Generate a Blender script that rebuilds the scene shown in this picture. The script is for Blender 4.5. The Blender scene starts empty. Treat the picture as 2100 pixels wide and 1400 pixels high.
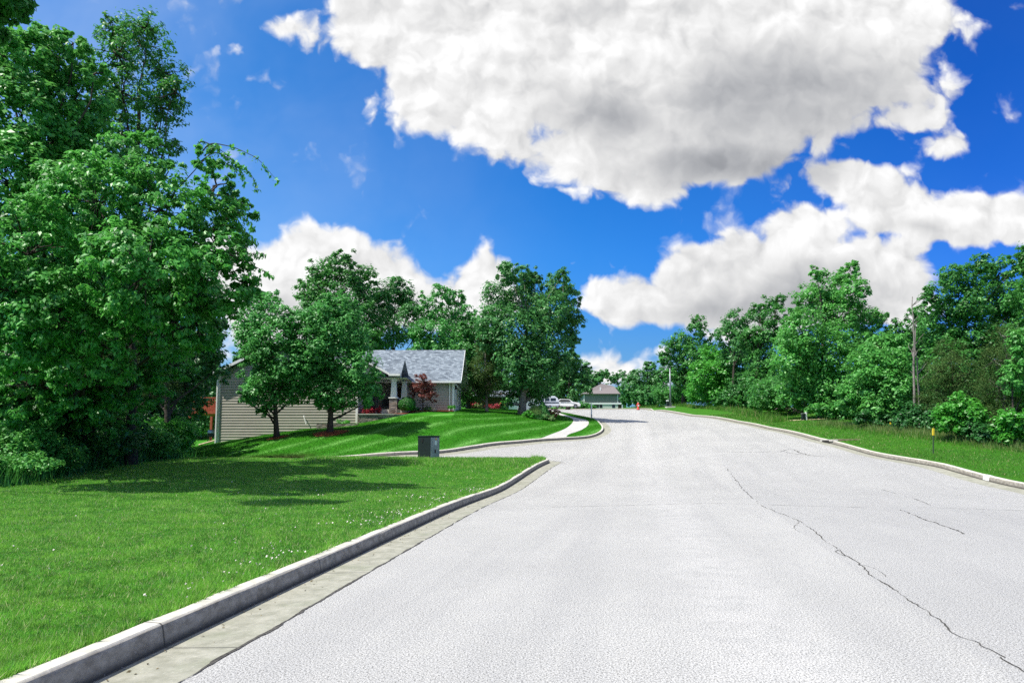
import bpy, math, random
import numpy as np
from mathutils import Vector, geometry

R = math.radians
SC = bpy.context.scene
COL = SC.collection

# ------------------------------------------------------------------ camera
F = 1400.0                       # focal length in photo pixels (24 mm on 36 mm, 2100 px wide)
PITCH = R(5.0)
HZ = 913.0                       # photo row of the true horizon
CY = HZ - F * math.tan(PITCH)    # principal row
CAMZ = 1.5
cd = bpy.data.cameras.new('camera'); cam = bpy.data.objects.new('camera', cd); COL.objects.link(cam)
cd.sensor_width = 36; cd.lens = 24; cd.clip_end = 5000; cd.clip_start = 0.05
cam.location = (0, 0, CAMZ); cam.rotation_euler = (R(90) + PITCH, 0, 0)
cd.shift_y = (CY - 700.0) / 2100.0
SC.camera = cam
SC.render.resolution_x = 1024; SC.render.resolution_y = 682

SUN_EL = R(58); SUN_AZ = R(25)   # sun to the left, 15 degrees on the camera's side of straight left
SUNV = Vector((-math.cos(SUN_AZ) * math.cos(SUN_EL), -math.sin(SUN_AZ) * math.cos(SUN_EL), math.sin(SUN_EL)))
ld = bpy.data.lights.new('sun', 'SUN'); sun = bpy.data.objects.new('sun', ld); COL.objects.link(sun)
ld.energy = 4.6; ld.angle = R(0.53); ld.color = (1.0, 0.95, 0.86)
sun.rotation_euler = SUNV.to_track_quat('Z', 'Y').to_euler()
sun.location = (-30, -10, 40)

SC.view_settings.view_transform = 'Standard'; SC.view_settings.look = 'None'
SC.view_settings.exposure = 0.62; SC.view_settings.gamma = 1.0
SC.cycles.max_bounces = 6; SC.cycles.diffuse_bounces = 3; SC.cycles.glossy_bounces = 2
SC.cycles.transmission_bounces = 4; SC.cycles.transparent_max_bounces = 8
SC.cycles.use_denoising = False
SC.cycles.sample_clamp_indirect = 6.0

def at(px, py, Y):
    """world point seen at photo pixel (px,py), Y metres down the road"""
    u = (px - 1050.0) / F; v = (CY - py) / F
    dy = math.cos(PITCH) - v * math.sin(PITCH)
    dz = math.sin(PITCH) + v * math.cos(PITCH)
    return (u / dy * Y, Y, CAMZ + dz / dy * Y)

# ------------------------------------------------------------------ node helper
class NT:
    def __init__(s, tree): s.t = tree; s.n = tree.nodes; s.l = tree.links
    def new(s, typ, **kw):
        n = s.n.new(typ)
        for k, v in kw.items(): setattr(n, k, v)
        return n
    def put(s, sock, v):
        if hasattr(v, 'links'): s.l.new(v, sock)
        elif isinstance(v, (tuple, list)):
            if len(v) == 3 and sock.type == 'RGBA': v = (*v, 1)
            sock.default_value = v
        else: sock.default_value = v
    def m(s, op, a, b=0.0, c=None, clamp=False):
        n = s.new('ShaderNodeMath', operation=op, use_clamp=clamp)
        s.put(n.inputs[0], a); s.put(n.inputs[1], b)
        if c is not None: s.put(n.inputs[2], c)
        return n.outputs[0]
    def rng(s, v, a, b, c=0.0, d=1.0, smooth=True):
        n = s.new('ShaderNodeMapRange'); n.interpolation_type = 'SMOOTHSTEP' if smooth else 'LINEAR'
        for i, x in enumerate((v, a, b, c, d)): s.put(n.inputs[i], x)
        return n.outputs[0]
    def mix(s, f, a, b, mode='MIX'):
        n = s.new('ShaderNodeMix', data_type='RGBA', blend_type=mode)
        s.put(n.inputs[0], f); s.put(n.inputs[6], a); s.put(n.inputs[7], b)
        return n.outputs[2]
    def noise(s, vec, scale, detail=4, rough=0.55, dist=0.0, out=0, dim='3D'):
        n = s.new('ShaderNodeTexNoise'); n.noise_dimensions = dim
        if vec is not None: s.put(n.inputs['Vector'], vec)
        n.inputs['Scale'].default_value = scale; n.inputs['Detail'].default_value = detail
        n.inputs['Roughness'].default_value = rough; n.inputs['Distortion'].default_value = dist
        return n.outputs[out]
    def xyz(s, vec):
        n = s.new('ShaderNodeSeparateXYZ'); s.put(n.inputs[0], vec); return n.outputs
    def vec(s, x, y, z):
        n = s.new('ShaderNodeCombineXYZ')
        for i, q in enumerate((x, y, z)): s.put(n.inputs[i], q)
        return n.outputs[0]
    def vm(s, op, a, b):
        n = s.new('ShaderNodeVectorMath', operation=op); s.put(n.inputs[0], a); s.put(n.inputs[1], b); return n.outputs[0]

# ------------------------------------------------------------------ world: sky and clouds
W = bpy.data.worlds.new('World'); SC.world = W; W.use_nodes = True
w = NT(W.node_tree); w.n.clear()
sky = w.new('ShaderNodeTexSky', sky_type='NISHITA'); sky.sun_disc = False
sky.sun_elevation = SUN_EL; sky.sun_rotation = math.atan2(SUNV.x, SUNV.y)
sky.altitude = 300; sky.air_density = 1.0; sky.dust_density = 0.3; sky.ozone_density = 3.0
hsv = w.new('ShaderNodeHueSaturation'); hsv.inputs['Saturation'].default_value = 1.42; hsv.inputs['Value'].default_value = 1.35
hsv.inputs['Hue'].default_value = 0.499
w.l.new(sky.outputs[0], hsv.inputs['Color'])
tc = w.new('ShaderNodeTexCoord')
dx, dyy, dz = w.xyz(tc.outputs['Generated'])
ady = w.m('MAXIMUM', w.m('ABSOLUTE', dyy), 0.06)
U = w.m('DIVIDE', dx, ady); V = w.m('DIVIDE', dz, ady)
UV = w.vec(U, V, 0.0)
warp = w.new('ShaderNodeTexNoise', noise_dimensions='2D'); w.put(warp.inputs['Vector'], UV); warp.inputs['Scale'].default_value = 3.5; warp.inputs['Detail'].default_value = 3
wv = w.vm('SUBTRACT', warp.outputs['Color'], (0.5, 0.5, 0.5))
wsc = w.new('ShaderNodeVectorMath', operation='SCALE'); w.put(wsc.inputs[0], wv); wsc.inputs['Scale'].default_value = 0.10
UVw = w.vm('ADD', UV, wsc.outputs[0])
def lobes_field(vec, lobes, k=0.15):
    """smooth union of soft ellipses: px, py, rx, ry, gain (directions in the sky, written as photo pixels)"""
    tot = None
    for (px, py, rx, ry, g) in lobes:
        c = at(px, py, 1.0)
        mp = w.new('ShaderNodeMapping', vector_type='POINT')
        sx, sy = F / rx, F / ry
        mp.inputs['Location'].default_value = (-c[0] * sx, -(c[2] - CAMZ) * sy, 0)
        mp.inputs['Scale'].default_value = (sx, sy, 0)
        w.put(mp.inputs['Vector'], vec)
        g_ = w.new('ShaderNodeTexGradient', gradient_type='SPHERICAL')
        w.put(g_.inputs[0], mp.outputs[0])
        f = w.m('MULTIPLY', g_.outputs['Fac'], g)
        tot = f if tot is None else w.m('SMOOTH_MAX', tot, f, k)
    return tot
CL = [(840, 60, 330, 150, 1.0), (1000, 180, 390, 160, 1.1), (1250, 100, 600, 270, 1.6), (1580, 60, 480, 330, 1.6), (1220, 220, 300, 160, 1.1),
      (1190, 320, 260, 120, 1.0), (1400, 300, 400, 130, 1.1), (1740, 190, 330, 150, 1.0), (1260, 370, 220, 80, 0.8), (1850, 240, 180, 70, .7),
      (1770, 390, 240, 85, 0.95), (1970, 465, 320, 85, 1.0), (1860, 430, 200, 85, .9),
      (1640, 500, 150, 120, 1.0), (1440, 580, 320, 100, 1.0), (1600, 600, 360, 130, 1.3), (1820, 600, 180, 120, .9),
      (1330, 600, 260, 90, .9), (640, 590, 270, 140, 1.1), (780, 600, 260, 130, 1.05), (900, 620, 240, 110, .9), (990, 570, 90, 80, .7),
      (540, 640, 220, 200, .9), (1965, 295, 95, 60, .6), (485, 75, 90, 46, .34), (590, 45, 120, 45, .45), (1245, 750, 200, 90, .42), (1330, 700, 120, 60, .35), (1230, 690, 60, 50, .3), (1150, 528, 50, 36, .45), (1300, -500, 1500, 520, 1.6), (-300, -1500, 2500, 900, 1.6), (2500, -2200, 3000, 1500, 1.6)]  # high overhead lobes are unseen clouds, added to whiten the ambient light
GR = [(1620, 200, 460, 210, .85), (1500, 340, 400, 110, .8), (1250, 230, 320, 150, .55), (1640, 620, 300, 110, .8), (1150, 30, 260, 80, .3),
      (1480, 620, 240, 80, .6), (620, 650, 220, 80, .35), (1900, 490, 200, 50, .45), (900, 640, 180, 60, .3), (1500, 60, 300, 120, .25)]
dens = lobes_field(UVw, CL)
def puffs(vec):
    v1 = w.new('ShaderNodeTexVoronoi', feature='SMOOTH_F1', voronoi_dimensions='2D'); w.put(v1.inputs['Vector'], vec); v1.inputs['Scale'].default_value = 11; v1.inputs['Smoothness'].default_value = .5
    v1.inputs['Detail'].default_value = 2.5; v1.inputs['Roughness'].default_value = .5; v1.inputs['Lacunarity'].default_value = 2.3
    nz = w.noise(vec, 5.0, 9, 0.60, dim='2D')
    return w.m('ADD', w.m('MULTIPLY', w.m('SUBTRACT', .42, v1.outputs['Distance']), .42), w.m('MULTIPLY', w.m('SUBTRACT', nz, .5), .62))
wp2 = w.new('ShaderNodeTexNoise', noise_dimensions='2D'); w.put(wp2.inputs['Vector'], UV); wp2.inputs['Scale'].default_value = 16; wp2.inputs['Detail'].default_value = 4
w2 = w.new('ShaderNodeVectorMath', operation='SCALE'); w.put(w2.inputs[0], w.vm('SUBTRACT', wp2.outputs['Color'], (0.5, 0.5, 0.5))); w2.inputs['Scale'].default_value = 0.05
UVp = w.vm('ADD', UV, w2.outputs[0])
nn = puffs(UVp)
dn = w.m('ADD', dens, w.m('MULTIPLY', nn, w.rng(dens, 0.0, 0.22, 0.10, 1.0)))
mask = w.rng(dn, 0.08, 0.29)
nns = puffs(w.vm('ADD', UVp, (-0.012, 0.018, 0.0)))
rel = w.m('SUBTRACT', nn, nns)
gr = lobes_field(UVw, GR)
n3 = w.noise(UVp, 3.2, 5, 0.55, dim='2D')
shade = w.m('MULTIPLY', w.rng(gr, 0.02, 0.75), w.rng(n3, 0.2, 0.8, 0.42, 0.26))
lit = w.m('ADD', 0.93, w.m('MULTIPLY', rel, w.rng(gr, 0, .5, .66, .30)))
lit = w.m('SUBTRACT', lit, shade)
lit = w.m('MAXIMUM', w.m('MINIMUM', lit, 1.0), 0.25)
ccol = w.mix(w.rng(lit, 0.35, 0.9), (0.92, 0.96, 1.05), (1.0, 1.0, 1.0))
cc = w.new('ShaderNodeVectorMath', operation='SCALE'); w.put(cc.inputs[0], ccol); w.put(cc.inputs['Scale'], w.m('MULTIPLY', w.m('POWER', lit, 1.5), 7.3))
veil = w.m('MULTIPLY', w.rng(U, -0.75, 0.25, 0.34, 0.02), w.rng(w.noise(UVw, 2.2, 5, 0.6, dim='2D'), 0.25, 0.75, .3, 1))
cr = w.new('ShaderNodeValToRGB'); w.put(cr.inputs[0], w.rng(U, -1.0, 1.0, 0.0, 1.0, smooth=False))
el = cr.color_ramp.elements; el[0].position = .28; el[0].color = (.60, .92, 1.05, 1); el[1].position = .85; el[1].color = (.28, .48, .88, 1)
e_ = el.new(.5); e_.color = (.46, .79, 1.02, 1)
tint = w.mix(1.0, hsv.outputs[0], cr.outputs[0], 'MULTIPLY')
low = w.new('ShaderNodeVectorMath', operation='SCALE'); w.put(low.inputs[0], tint); w.put(low.inputs['Scale'], w.rng(V, 0.0, 0.30, 0.50, 1.0))
base = w.mix(veil, low.outputs[0], (4.4, 5.4, 7.2))
base = w.mix(w.rng(V, 0.0, 0.22, .9, 0.0), base, (1.5, 3.2, 5.6))
front = w.rng(dz, -0.02, 0.02)
mask = w.m('MULTIPLY', mask, front)
skycol = w.mix(mask, base, cc.outputs[0])
bg = w.new('ShaderNodeBackground'); w.put(bg.inputs[0], skycol); bg.inputs[1].default_value = 0.09
wo = w.new('ShaderNodeOutputWorld'); w.l.new(bg.outputs[0], wo.inputs[0])
W.cycles.sampling_method = 'MANUAL'; W.cycles.sample_map_resolution = 512

# ------------------------------------------------------------------ terrain height
H = 0.16                                       # kerb height
cp = []                                        # x, y, z at road level
def cpx(px, py, D, lawn=True):
    x, y, z = at(px, py, D); cp.append((x, y, z - (H if lawn else 0)))
for y in (-30, -12, -2, 4, 9, 14, 19, 24):
    for x in (-24, -12, -3, 3, 9, 15, 26):
        if y > 15 and x < -10: continue
        if y > 15 and x > 20: continue
        if y > 20 and x > 15.5: continue
        cp.append((x, y, 0.0))
for q in ((0, 992, 20), (120, 968, 23), (250, 950, 26.5), (360, 936, 30), (560, 937, 31), (740, 938, 32.5), (880, 939, 34), (1010, 941, 35), (620, 975, 24)): cpx(*q)
for q in ((1112, 944, 37.5), (1155, 949, 36.5)): cpx(*q, lawn=False)
for q in ((2100, 1003, 22), (1926, 957, 27.5), (1783, 933, 34), (1679, 903, 43), (1580, 879, 54), (1513, 866, 63), (1420, 853, 80), (1330, 844.5, 102)): cpx(*q, lawn=False)
for q in ((1300, 975, 30), (1450, 925, 38), (1350, 890, 52), (1350, 865, 66), (1280, 850, 85)): cpx(*q, lawn=False)
for q in ((2100, 926, 33.5), (1990, 908, 36.5), (1900, 894, 39.5), (1790, 880, 45.5), (1660, 864, 56), (1580, 849, 69), (1540, 840, 81), (1450, 833, 103), (1377, 833, 107), (1310, 838, 101), (2400, 930, 34)): cpx(*q)
# side street far kerb, falling away to the left
for q in ((1225, 900, 53.5), (1160, 901, 52), (1067, 909, 49), (985, 919, 46.5), (900, 931, 43.5), (1245, 885, 56), (1228, 862, 63), (1180, 852, 72), (1140, 846, 80)): cpx(*q, lawn=False)
cp += [(-9, 39.5, .45), (-16, 37, .15), (-28, 36.5, .0), (-50, 37, -.2), (-80, 30, -.4)]
for q in ((450, 907, 51.5), (400, 917, 51), (568, 896, 46.5), (733, 872, 51), (676, 886, 46.5), (830, 846, 53), (880, 842, 56), (935, 843, 57), (995, 843, 62), (1070, 849, 62), (1110, 853, 65), (1000, 838, 72),
          (800, 905, 44), (950, 885, 48), (1060, 880, 52), (380, 930, 45), (350, 915, 58)): cpx(*q)
for D in (110, 140, 200): 
    for px in (1050, 1180, 1260, 1330): cpx(px, HZ - 73.0, D, lawn=False)
cp += [(-40, 60, 1.5), (-40, 90, 3.5), (-10, 90, 5.8), (-30, 140, 7), (-80, 100, 3), (60, 60, 2.5), (60, 100, 6), (60, 30, .8), (90, 0, 0), (-90, 0, 0), (0, -90, 0),
       (0, 300, 18), (-200, 300, 18), (200, 300, 18), (250, 0, 2), (-250, 0, -1), (0, -250, 0), (0, 420, 25), (100, 200, 12), (-100, 200, 12)]
CP = np.array(cp)
def _k(r2): return 0.5 * r2 * np.log(r2 + 1e-9)
def _fit(P, lam=4.0):
    n = len(P); d2 = ((P[:, None, :2] - P[None, :, :2]) ** 2).sum(-1)
    A = np.zeros((n + 3, n + 3)); A[:n, :n] = _k(d2) + lam * np.eye(n)
    A[:n, n] = 1; A[:n, n + 1:] = P[:, :2]; A[n, :n] = 1; A[n + 1:, :n] = P[:, :2].T
    return np.linalg.solve(A, np.concatenate([P[:, 2], np.zeros(3)]))
WT = _fit(CP)
def T(x, y):
    x = np.atleast_1d(np.asarray(x, float)); y = np.atleast_1d(np.asarray(y, float))
    out = np.empty(x.shape)
    for i in range(0, len(x), 20000):
        a, b = x[i:i + 20000], y[i:i + 20000]
        ac = np.clip(a, -300, 300); bc = np.clip(b, -300, 420)
        d2 = (ac[:, None] - CP[None, :, 0]) ** 2 + (bc[:, None] - CP[None, :, 1]) ** 2
        out[i:i + 20000] = _k(d2) @ WT[:len(CP)] + WT[len(CP)] + ac * WT[-2] + bc * WT[-1]
    return np.clip(out, -3, 30)
def tz(x, y, lawn=True): return float(T([x], [y])[0]) + (H if lawn else 0)
def hit(px, py, lawn=True, y0=3.0):
    Y = np.arange(y0, 260, 0.2)
    a = at(px, py, 1.0)
    z = CAMZ + (a[2] - CAMZ) * Y; x = a[0] * Y
    g = T(x, Y) + (H if lawn else 0)
    k = np.nonzero(z <= g)[0]
    i = int(k[0]) if len(k) else int(np.argmin(z - g))
    return (float(x[i]), float(Y[i]))

# ------------------------------------------------------------------ mesh helpers
class MB:
    """collects faces for ONE mesh object"""
    def __init__(s): s.v = []; s.f = []; s.n = 0; s.mi = []
    def add(s, v, f, mi=0):
        v = np.asarray(v, float).reshape(-1, 3); s.v.append(v)
        for q in f: s.f.append(tuple(int(i) + s.n for i in q)); s.mi.append(mi)
        s.n += len(v); return s
    def box(s, a, b, mi=0, rz=0.0, c=None):
        x0, y0, z0 = a; x1, y1, z1 = b
        v = np.array([(x, y, z) for z in (z0, z1) for x, y in ((x0, y0), (x1, y0), (x1, y1), (x0, y1))], float)
        if rz:
            c = ((x0 + x1) / 2, (y0 + y1) / 2) if c is None else c
            d = v[:, :2] - c; co, si = math.cos(rz), math.sin(rz)
            v[:, 0] = c[0] + d[:, 0] * co - d[:, 1] * si; v[:, 1] = c[1] + d[:, 0] * si + d[:, 1] * co
        return s.add(v, [(3, 2, 1, 0), (4, 5, 6, 7), (0, 1, 5, 4), (1, 2, 6, 5), (2, 3, 7, 6), (3, 0, 4, 7)], mi)
    def quad(s, *p, mi=0): return s.add(p, [tuple(range(len(p)))], mi)
    def tube(s, pts, rad, n=8, cap=True, mi=0):
        pts = np.asarray(pts, float); k = len(pts)
        rad = np.full(k, rad) if np.isscalar(rad) else np.asarray(rad, float)
        t = np.gradient(pts, axis=0); t /= np.linalg.norm(t, axis=1)[:, None] + 1e-9
        ref = np.array([0.0, 0, 1]) if abs(t[:, 2]).mean() < .8 else np.array([1.0, 0, 0])
        a = np.cross(t, ref); a /= np.linalg.norm(a, axis=1)[:, None] + 1e-9
        b = np.cross(t, a)
        th = np.linspace(0, 2 * np.pi, n, endpoint=False)
        v = pts[:, None] + rad[:, None, None] * (a[:, None] * np.cos(th)[None, :, None] + b[:, None] * np.sin(th)[None, :, None])
        f = [(i * n + j, (i + 1) * n + j, (i + 1) * n + (j + 1) % n, i * n + (j + 1) % n) for i in range(k - 1) for j in range(n)]
        if cap: f += [tuple(range(n)), tuple(range((k - 1) * n + n - 1, (k - 1) * n - 1, -1))]
        return s.add(v.reshape(-1, 3), f, mi)
    def lathe(s, prof, c=(0, 0, 0), n=20, mi=0):
        return s.tube([(c[0], c[1], c[2] + z) for r, z in prof], [r for r, z in prof], n, True, mi)
    def ball(s, c, r, nu=14, nv=9, mi=0):
        r = (r, r, r) if np.isscalar(r) else r
        v = [(c[0] + r[0] * math.sin(math.pi * i / nv) * math.cos(2 * math.pi * j / nu), c[1] + r[1] * math.sin(math.pi * i / nv) * math.sin(2 * math.pi * j / nu), c[2] + r[2] * math.cos(math.pi * i / nv)) for i in range(nv + 1) for j in range(nu)]
        f = [(i * nu + j, (i + 1) * nu + j, (i + 1) * nu + (j + 1) % nu, i * nu + (j + 1) % nu) for i in range(nv) for j in range(nu)]
        return s.add(v, f, mi)
    def build(s, name, mat, parent=None, smooth=False, bevel=0):
        me = bpy.data.meshes.new(name); me.from_pydata(np.concatenate(s.v).tolist(), [], s.f)
        mats = mat if isinstance(mat, (list, tuple)) else [mat]
        for m_ in mats: me.materials.append(m_)
        if len(mats) > 1: me.polygons.foreach_set('material_index', s.mi)
        if smooth: me.polygons.foreach_set('use_smooth', [True] * len(me.polygons))
        o = bpy.data.objects.new(name, me); COL.objects.link(o)
        if parent is not None: attach(o, parent)
        if bevel:
            b = o.modifiers.new('bevel', 'BEVEL'); b.width = bevel; b.segments = 2; b.limit_method = 'ANGLE'
        return o
def attach(o, parent):
    """parent o, whose mesh is in world coordinates"""
    root = parent
    while root.parent: root = root.parent
    o.parent = parent
    if parent.parent is None:
        l = parent.location
        if l.length > 0: o.data.transform(__import__('mathutils').Matrix.Translation(-l))
    else:
        l = root.location; o.data.transform(__import__('mathutils').Matrix.Translation(-l))
def fast_mesh(name, v, k, mat, parent=None, smooth=False):
    """v: (n*k,3) vertices of n separate k-gons"""
    n = len(v) // k
    me = bpy.data.meshes.new(name); me.vertices.add(n * k); me.vertices.foreach_set('co', v.astype(np.float32).ravel())
    me.loops.add(n * k); me.loops.foreach_set('vertex_index', np.arange(n * k, dtype=np.int32))
    me.polygons.add(n); me.polygons.foreach_set('loop_start', np.arange(0, n * k, k, dtype=np.int32))
    me.update(calc_edges=True); me.materials.append(mat)
    o = bpy.data.objects.new(name, me); COL.objects.link(o)
    if parent is not None: o.parent = parent
    return o
def empty(name, loc, label, cat, group=None, rz=0):
    o = bpy.data.objects.new(name, None); COL.objects.link(o); o.location = loc; o.rotation_euler = (0, 0, rz)
    o.empty_display_size = .3
    o['label'] = label; o['category'] = cat
    if group: o['group'] = group
    return o
def tag(o, label=None, cat=None, group=None, kind=None):
    if label: o['label'] = label
    if cat: o['category'] = cat
    if group: o['group'] = group
    if kind: o['kind'] = kind
    return o

# ------------------------------------------------------------------ materials
def mat(name):
    m = bpy.data.materials.new(name); m.use_nodes = True; t = NT(m.node_tree)
    bs = t.n['Principled BSDF']; return m, t, bs
def plain(name, col, rough=0.6, spec=0.4, var=0.12, scale=6.0, metal=0.0, bump=0.0):
    m, t, bs = mat(name)
    g = t.new('ShaderNodeTexCoord')
    n = t.noise(g.outputs['Object'], scale, 5, .6)
    c = t.mix(t.rng(n, .3, .7), tuple(x * (1 - var) for x in col), tuple(min(1, x * (1 + var)) for x in col))
    t.put(bs.inputs['Base Color'], c); bs.inputs['Roughness'].default_value = rough
    bs.inputs['Specular IOR Level'].default_value = spec; bs.inputs['Metallic'].default_value = metal
    if bump:
        b = t.new('ShaderNodeBump'); b.inputs['Distance'].default_value = bump; t.put(b.inputs['Height'], n); t.l.new(b.outputs[0], bs.inputs['Normal'])
    return m
def leafmat(name, dark, light, hi, rough=.42, spec=.5, trans=.3, nscale=.5, tuft=None):
    m, t, bs = mat(name)
    geo = t.new('ShaderNodeNewGeometry')
    tcn = t.new('ShaderNodeTexCoord')
    n = t.noise(tcn.outputs['Object'], nscale, 3, .6)
    ri = geo.outputs['Random Per Island']
    c = t.mix(t.rng(n, .35, .65), dark, light)
    c = t.mix(t.m('MULTIPLY', t.m('POWER', ri, 2.2), .75), c, hi)
    if tuft:
        c = t.mix(t.rng(t.noise(tcn.outputs['Object'], 7.0, 4, .7), .36, .60, .9, 0), c, tuft[0])
        c = t.mix(t.rng(t.noise(tcn.outputs['Object'], 1.1, 4, .7), .44, .66, 0, .7), c, tuft[1])
        c = t.mix(t.m('GREATER_THAN', t.m('FRACT', t.m('MULTIPLY', ri, 37.0)), .90), c, tuft[2])
    t.put(bs.inputs['Base Color'], c); bs.inputs['Roughness'].default_value = rough; bs.inputs['Specular IOR Level'].default_value = spec
    tr = t.new('ShaderNodeBsdfTranslucent'); t.put(tr.inputs[0], t.mix(.5, c, hi))
    mx = t.new('ShaderNodeMixShader'); mx.inputs[0].default_value = trans
    t.l.new(bs.outputs[0], mx.inputs[1]); t.l.new(tr.outputs[0], mx.inputs[2])
    t.l.new(mx.outputs[0], t.n['Material Output'].inputs[0])
    return m
M = {}
M['leaf_elm'] = leafmat('leaf_elm', (.020, .14, .018), (.060, .34, .036), (.22, .66, .13), rough=.46, spec=.55, trans=.34, nscale=1.1)
M['leaf_oak'] = leafmat('leaf_oak', (0.026, 0.146, 0.026), (0.058, 0.247, 0.042), (0.131, 0.428, 0.076), rough=.48, trans=.34)
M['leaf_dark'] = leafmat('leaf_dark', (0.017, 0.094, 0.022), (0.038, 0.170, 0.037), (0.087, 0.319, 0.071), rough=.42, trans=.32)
M['leaf_yard'] = leafmat('leaf_yard', (0.035, 0.203, 0.036), (0.070, 0.319, 0.057), (0.183, 0.562, 0.132), rough=.46, trans=.36)
M['leaf_far'] = leafmat('leaf_far', (0.035, 0.160, 0.039), (0.070, 0.255, 0.061), (0.148, 0.425, 0.107), rough=.45, trans=.34, nscale=.35)
M['leaf_bright'] = leafmat('leaf_bright', (0.039,0.247,0.019), (0.078,0.377,0.039), (0.169,0.546,0.078), rough=.4, trans=.4)
M['leaf_mid'] = leafmat('leaf_mid', (0.039, 0.213, 0.033), (0.084, 0.361, 0.057), (0.222, 0.595, 0.125), rough=.48, trans=.36)
M['cedar'] = leafmat('cedar', (.022, .070, .014), (.045, .12, .022), (.13, .19, .05), rough=.7, spec=.2, trans=.25)
M['maple_red'] = leafmat('maple_red', (.09, .018, .016), (.17, .04, .03), (.34, .11, .08), rough=.45, trans=.3, nscale=2)
M['azalea'] = leafmat('azalea', (.10, .02, .02), (.45, .02, .04), (.62, .05, .08), rough=.5, trans=.25, nscale=6)
M['box'] = leafmat('boxwood', (.015, .12, .012), (.03, .19, .02), (.07, .3, .04), rough=.45, trans=.3, nscale=4)
M['pale_grass'] = leafmat('pale_grass', (.08, .2, .05), (.16, .30, .09), (.34, .48, .2), rough=.5, trans=.3, nscale=5)
M['seed_grass'] = leafmat('seed_grass', (.06, .16, .03), (.13, .24, .05), (.32, .34, .12), rough=.6, trans=.3, nscale=2)
M['blade'] = leafmat('grass_blade', (.038, .25, .016), (.12, .45, .026), (.36, .72, .11), rough=.5, spec=.3, trans=.42, nscale=.9, tuft=((.012, .085, .008), (.26, .54, .06), (.58, .56, .30)))
M['bark'] = plain('bark', (.060, .048, .040), .9, .2, .45, 9, bump=.02)
M['bark_pale'] = plain('bark_pale', (.22, .19, .17), .9, .2, .4, 9, bump=.02)
M['bark_dead'] = plain('bark_dead', (.20, .18, .16), .9, .2, .35, 7, bump=.01)

def gpos(t):
    g = t.new('ShaderNodeNewGeometry'); return g.outputs['Position']
# lawn
def lawn_mat(blade=False):
    m, t, bs = mat('lawn_blade' if blade else 'lawn'); p = gpos(t); x, y, z = t.xyz(p)
    pf = t.vec(x, y, 0.0)
    big = t.noise(pf, .35, 4, .6); med = t.noise(pf, 2.2, 4, .6); fine = t.noise(pf, 26, 4, .75); ff = t.noise(pf, 90, 2, .7)
    c = t.mix(t.rng(big, .3, .7), (.045, .22, .016), (.080, .30, .018))
    c = t.mix(t.rng(med, .42, .7, 0, .6), c, (.09, .27, .02))
    c = t.mix(t.rng(t.noise(pf, 6.5, 5, .8), .34, .6, .55, 0), c, (.018, .11, .008))
    c = t.mix(t.rng(t.noise(pf, 1.0, 4, .7), .5, .75, 0, .4), c, (.15, .33, .04))
    c = t.mix(t.rng(fine, .34, .64, .8, 0), c, (.012, .07, .006))
    c = t.mix(t.rng(ff, .55, .8, 0, .5), c, (.12, .28, .05))
    # mower stripes on the neighbour's lawn: bent blades show their pale side
    s = t.m('MULTIPLY', t.m('SUBTRACT', t.m('MULTIPLY', x, .83), t.m('MULTIPLY', y, .56)), 1.0)
    s = t.m('ADD', s, t.m('MULTIPLY', t.noise(pf, .05, 1, .5), 5.0))
    wv_ = t.m('SINE', t.m('MULTIPLY', s, 2 * math.pi / 1.9))
    far = t.m('MULTIPLY', t.rng(t.m('SUBTRACT', y, t.m('MULTIPLY', x, .9)), 40.5, 44.0), t.rng(x, 10, 12, 1, 0))
    st = t.m('MULTIPLY', t.m('MULTIPLY', t.m('ADD', t.rng(wv_, -.6, .9, 0, .26), t.rng(wv_, .70, 1.0, 0, .44)), far), t.rng(t.noise(pf, .4, 3, .6), .38, .6, .25, 1))
    c = t.mix(t.m('MULTIPLY', far, .5), c, (.030, .215, .008))
    c = t.mix(st, c, (.20, .47, .11))
    # bare, litter-covered woodland floor under the left wood
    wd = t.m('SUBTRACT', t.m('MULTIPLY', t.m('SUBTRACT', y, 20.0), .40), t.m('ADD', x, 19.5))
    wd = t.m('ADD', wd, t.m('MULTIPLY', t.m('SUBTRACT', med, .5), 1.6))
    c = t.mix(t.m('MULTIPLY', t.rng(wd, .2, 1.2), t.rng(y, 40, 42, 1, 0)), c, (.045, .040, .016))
    # yellower verge on the right
    c = t.mix(t.m('MULTIPLY', t.rng(x, 11, 14), t.rng(med, .35, .6, .1, .4)), c, (.055, .15, .014))
    if blade:
        gg = t.new('ShaderNodeNewGeometry'); c = t.mix(t.m('MULTIPLY', gg.outputs['Random Per Island'], .45), c, (.16, .42, .05)); c = t.mix(t.m('MULTIPLY', t.m('FRACT', t.m('MULTIPLY', gg.outputs['Random Per Island'], 17.0)), .35), c, (.015, .09, .006))
    t.put(bs.inputs['Base Color'], c); bs.inputs['Roughness'].default_value = .8; bs.inputs['Specular IOR Level'].default_value = .06
    if blade:
        tr = t.new('ShaderNodeBsdfTranslucent'); t.put(tr.inputs[0], c); mx = t.new('ShaderNodeMixShader'); mx.inputs[0].default_value = .35
        t.l.new(bs.outputs[0], mx.inputs[1]); t.l.new(tr.outputs[0], mx.inputs[2]); t.l.new(mx.outputs[0], t.n['Material Output'].inputs[0]); return m
    b = t.new('ShaderNodeBump'); b.inputs['Distance'].default_value = .05; b.inputs['Strength'].default_value = .9
    t.put(b.inputs['Height'], t.m('ADD', fine, t.m('MULTIPLY', ff, .6))); t.l.new(b.outputs[0], bs.inputs['Normal'])
    return m
M['lawn'] = lawn_mat(); M['lawn_blade'] = lawn_mat(True)
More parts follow.
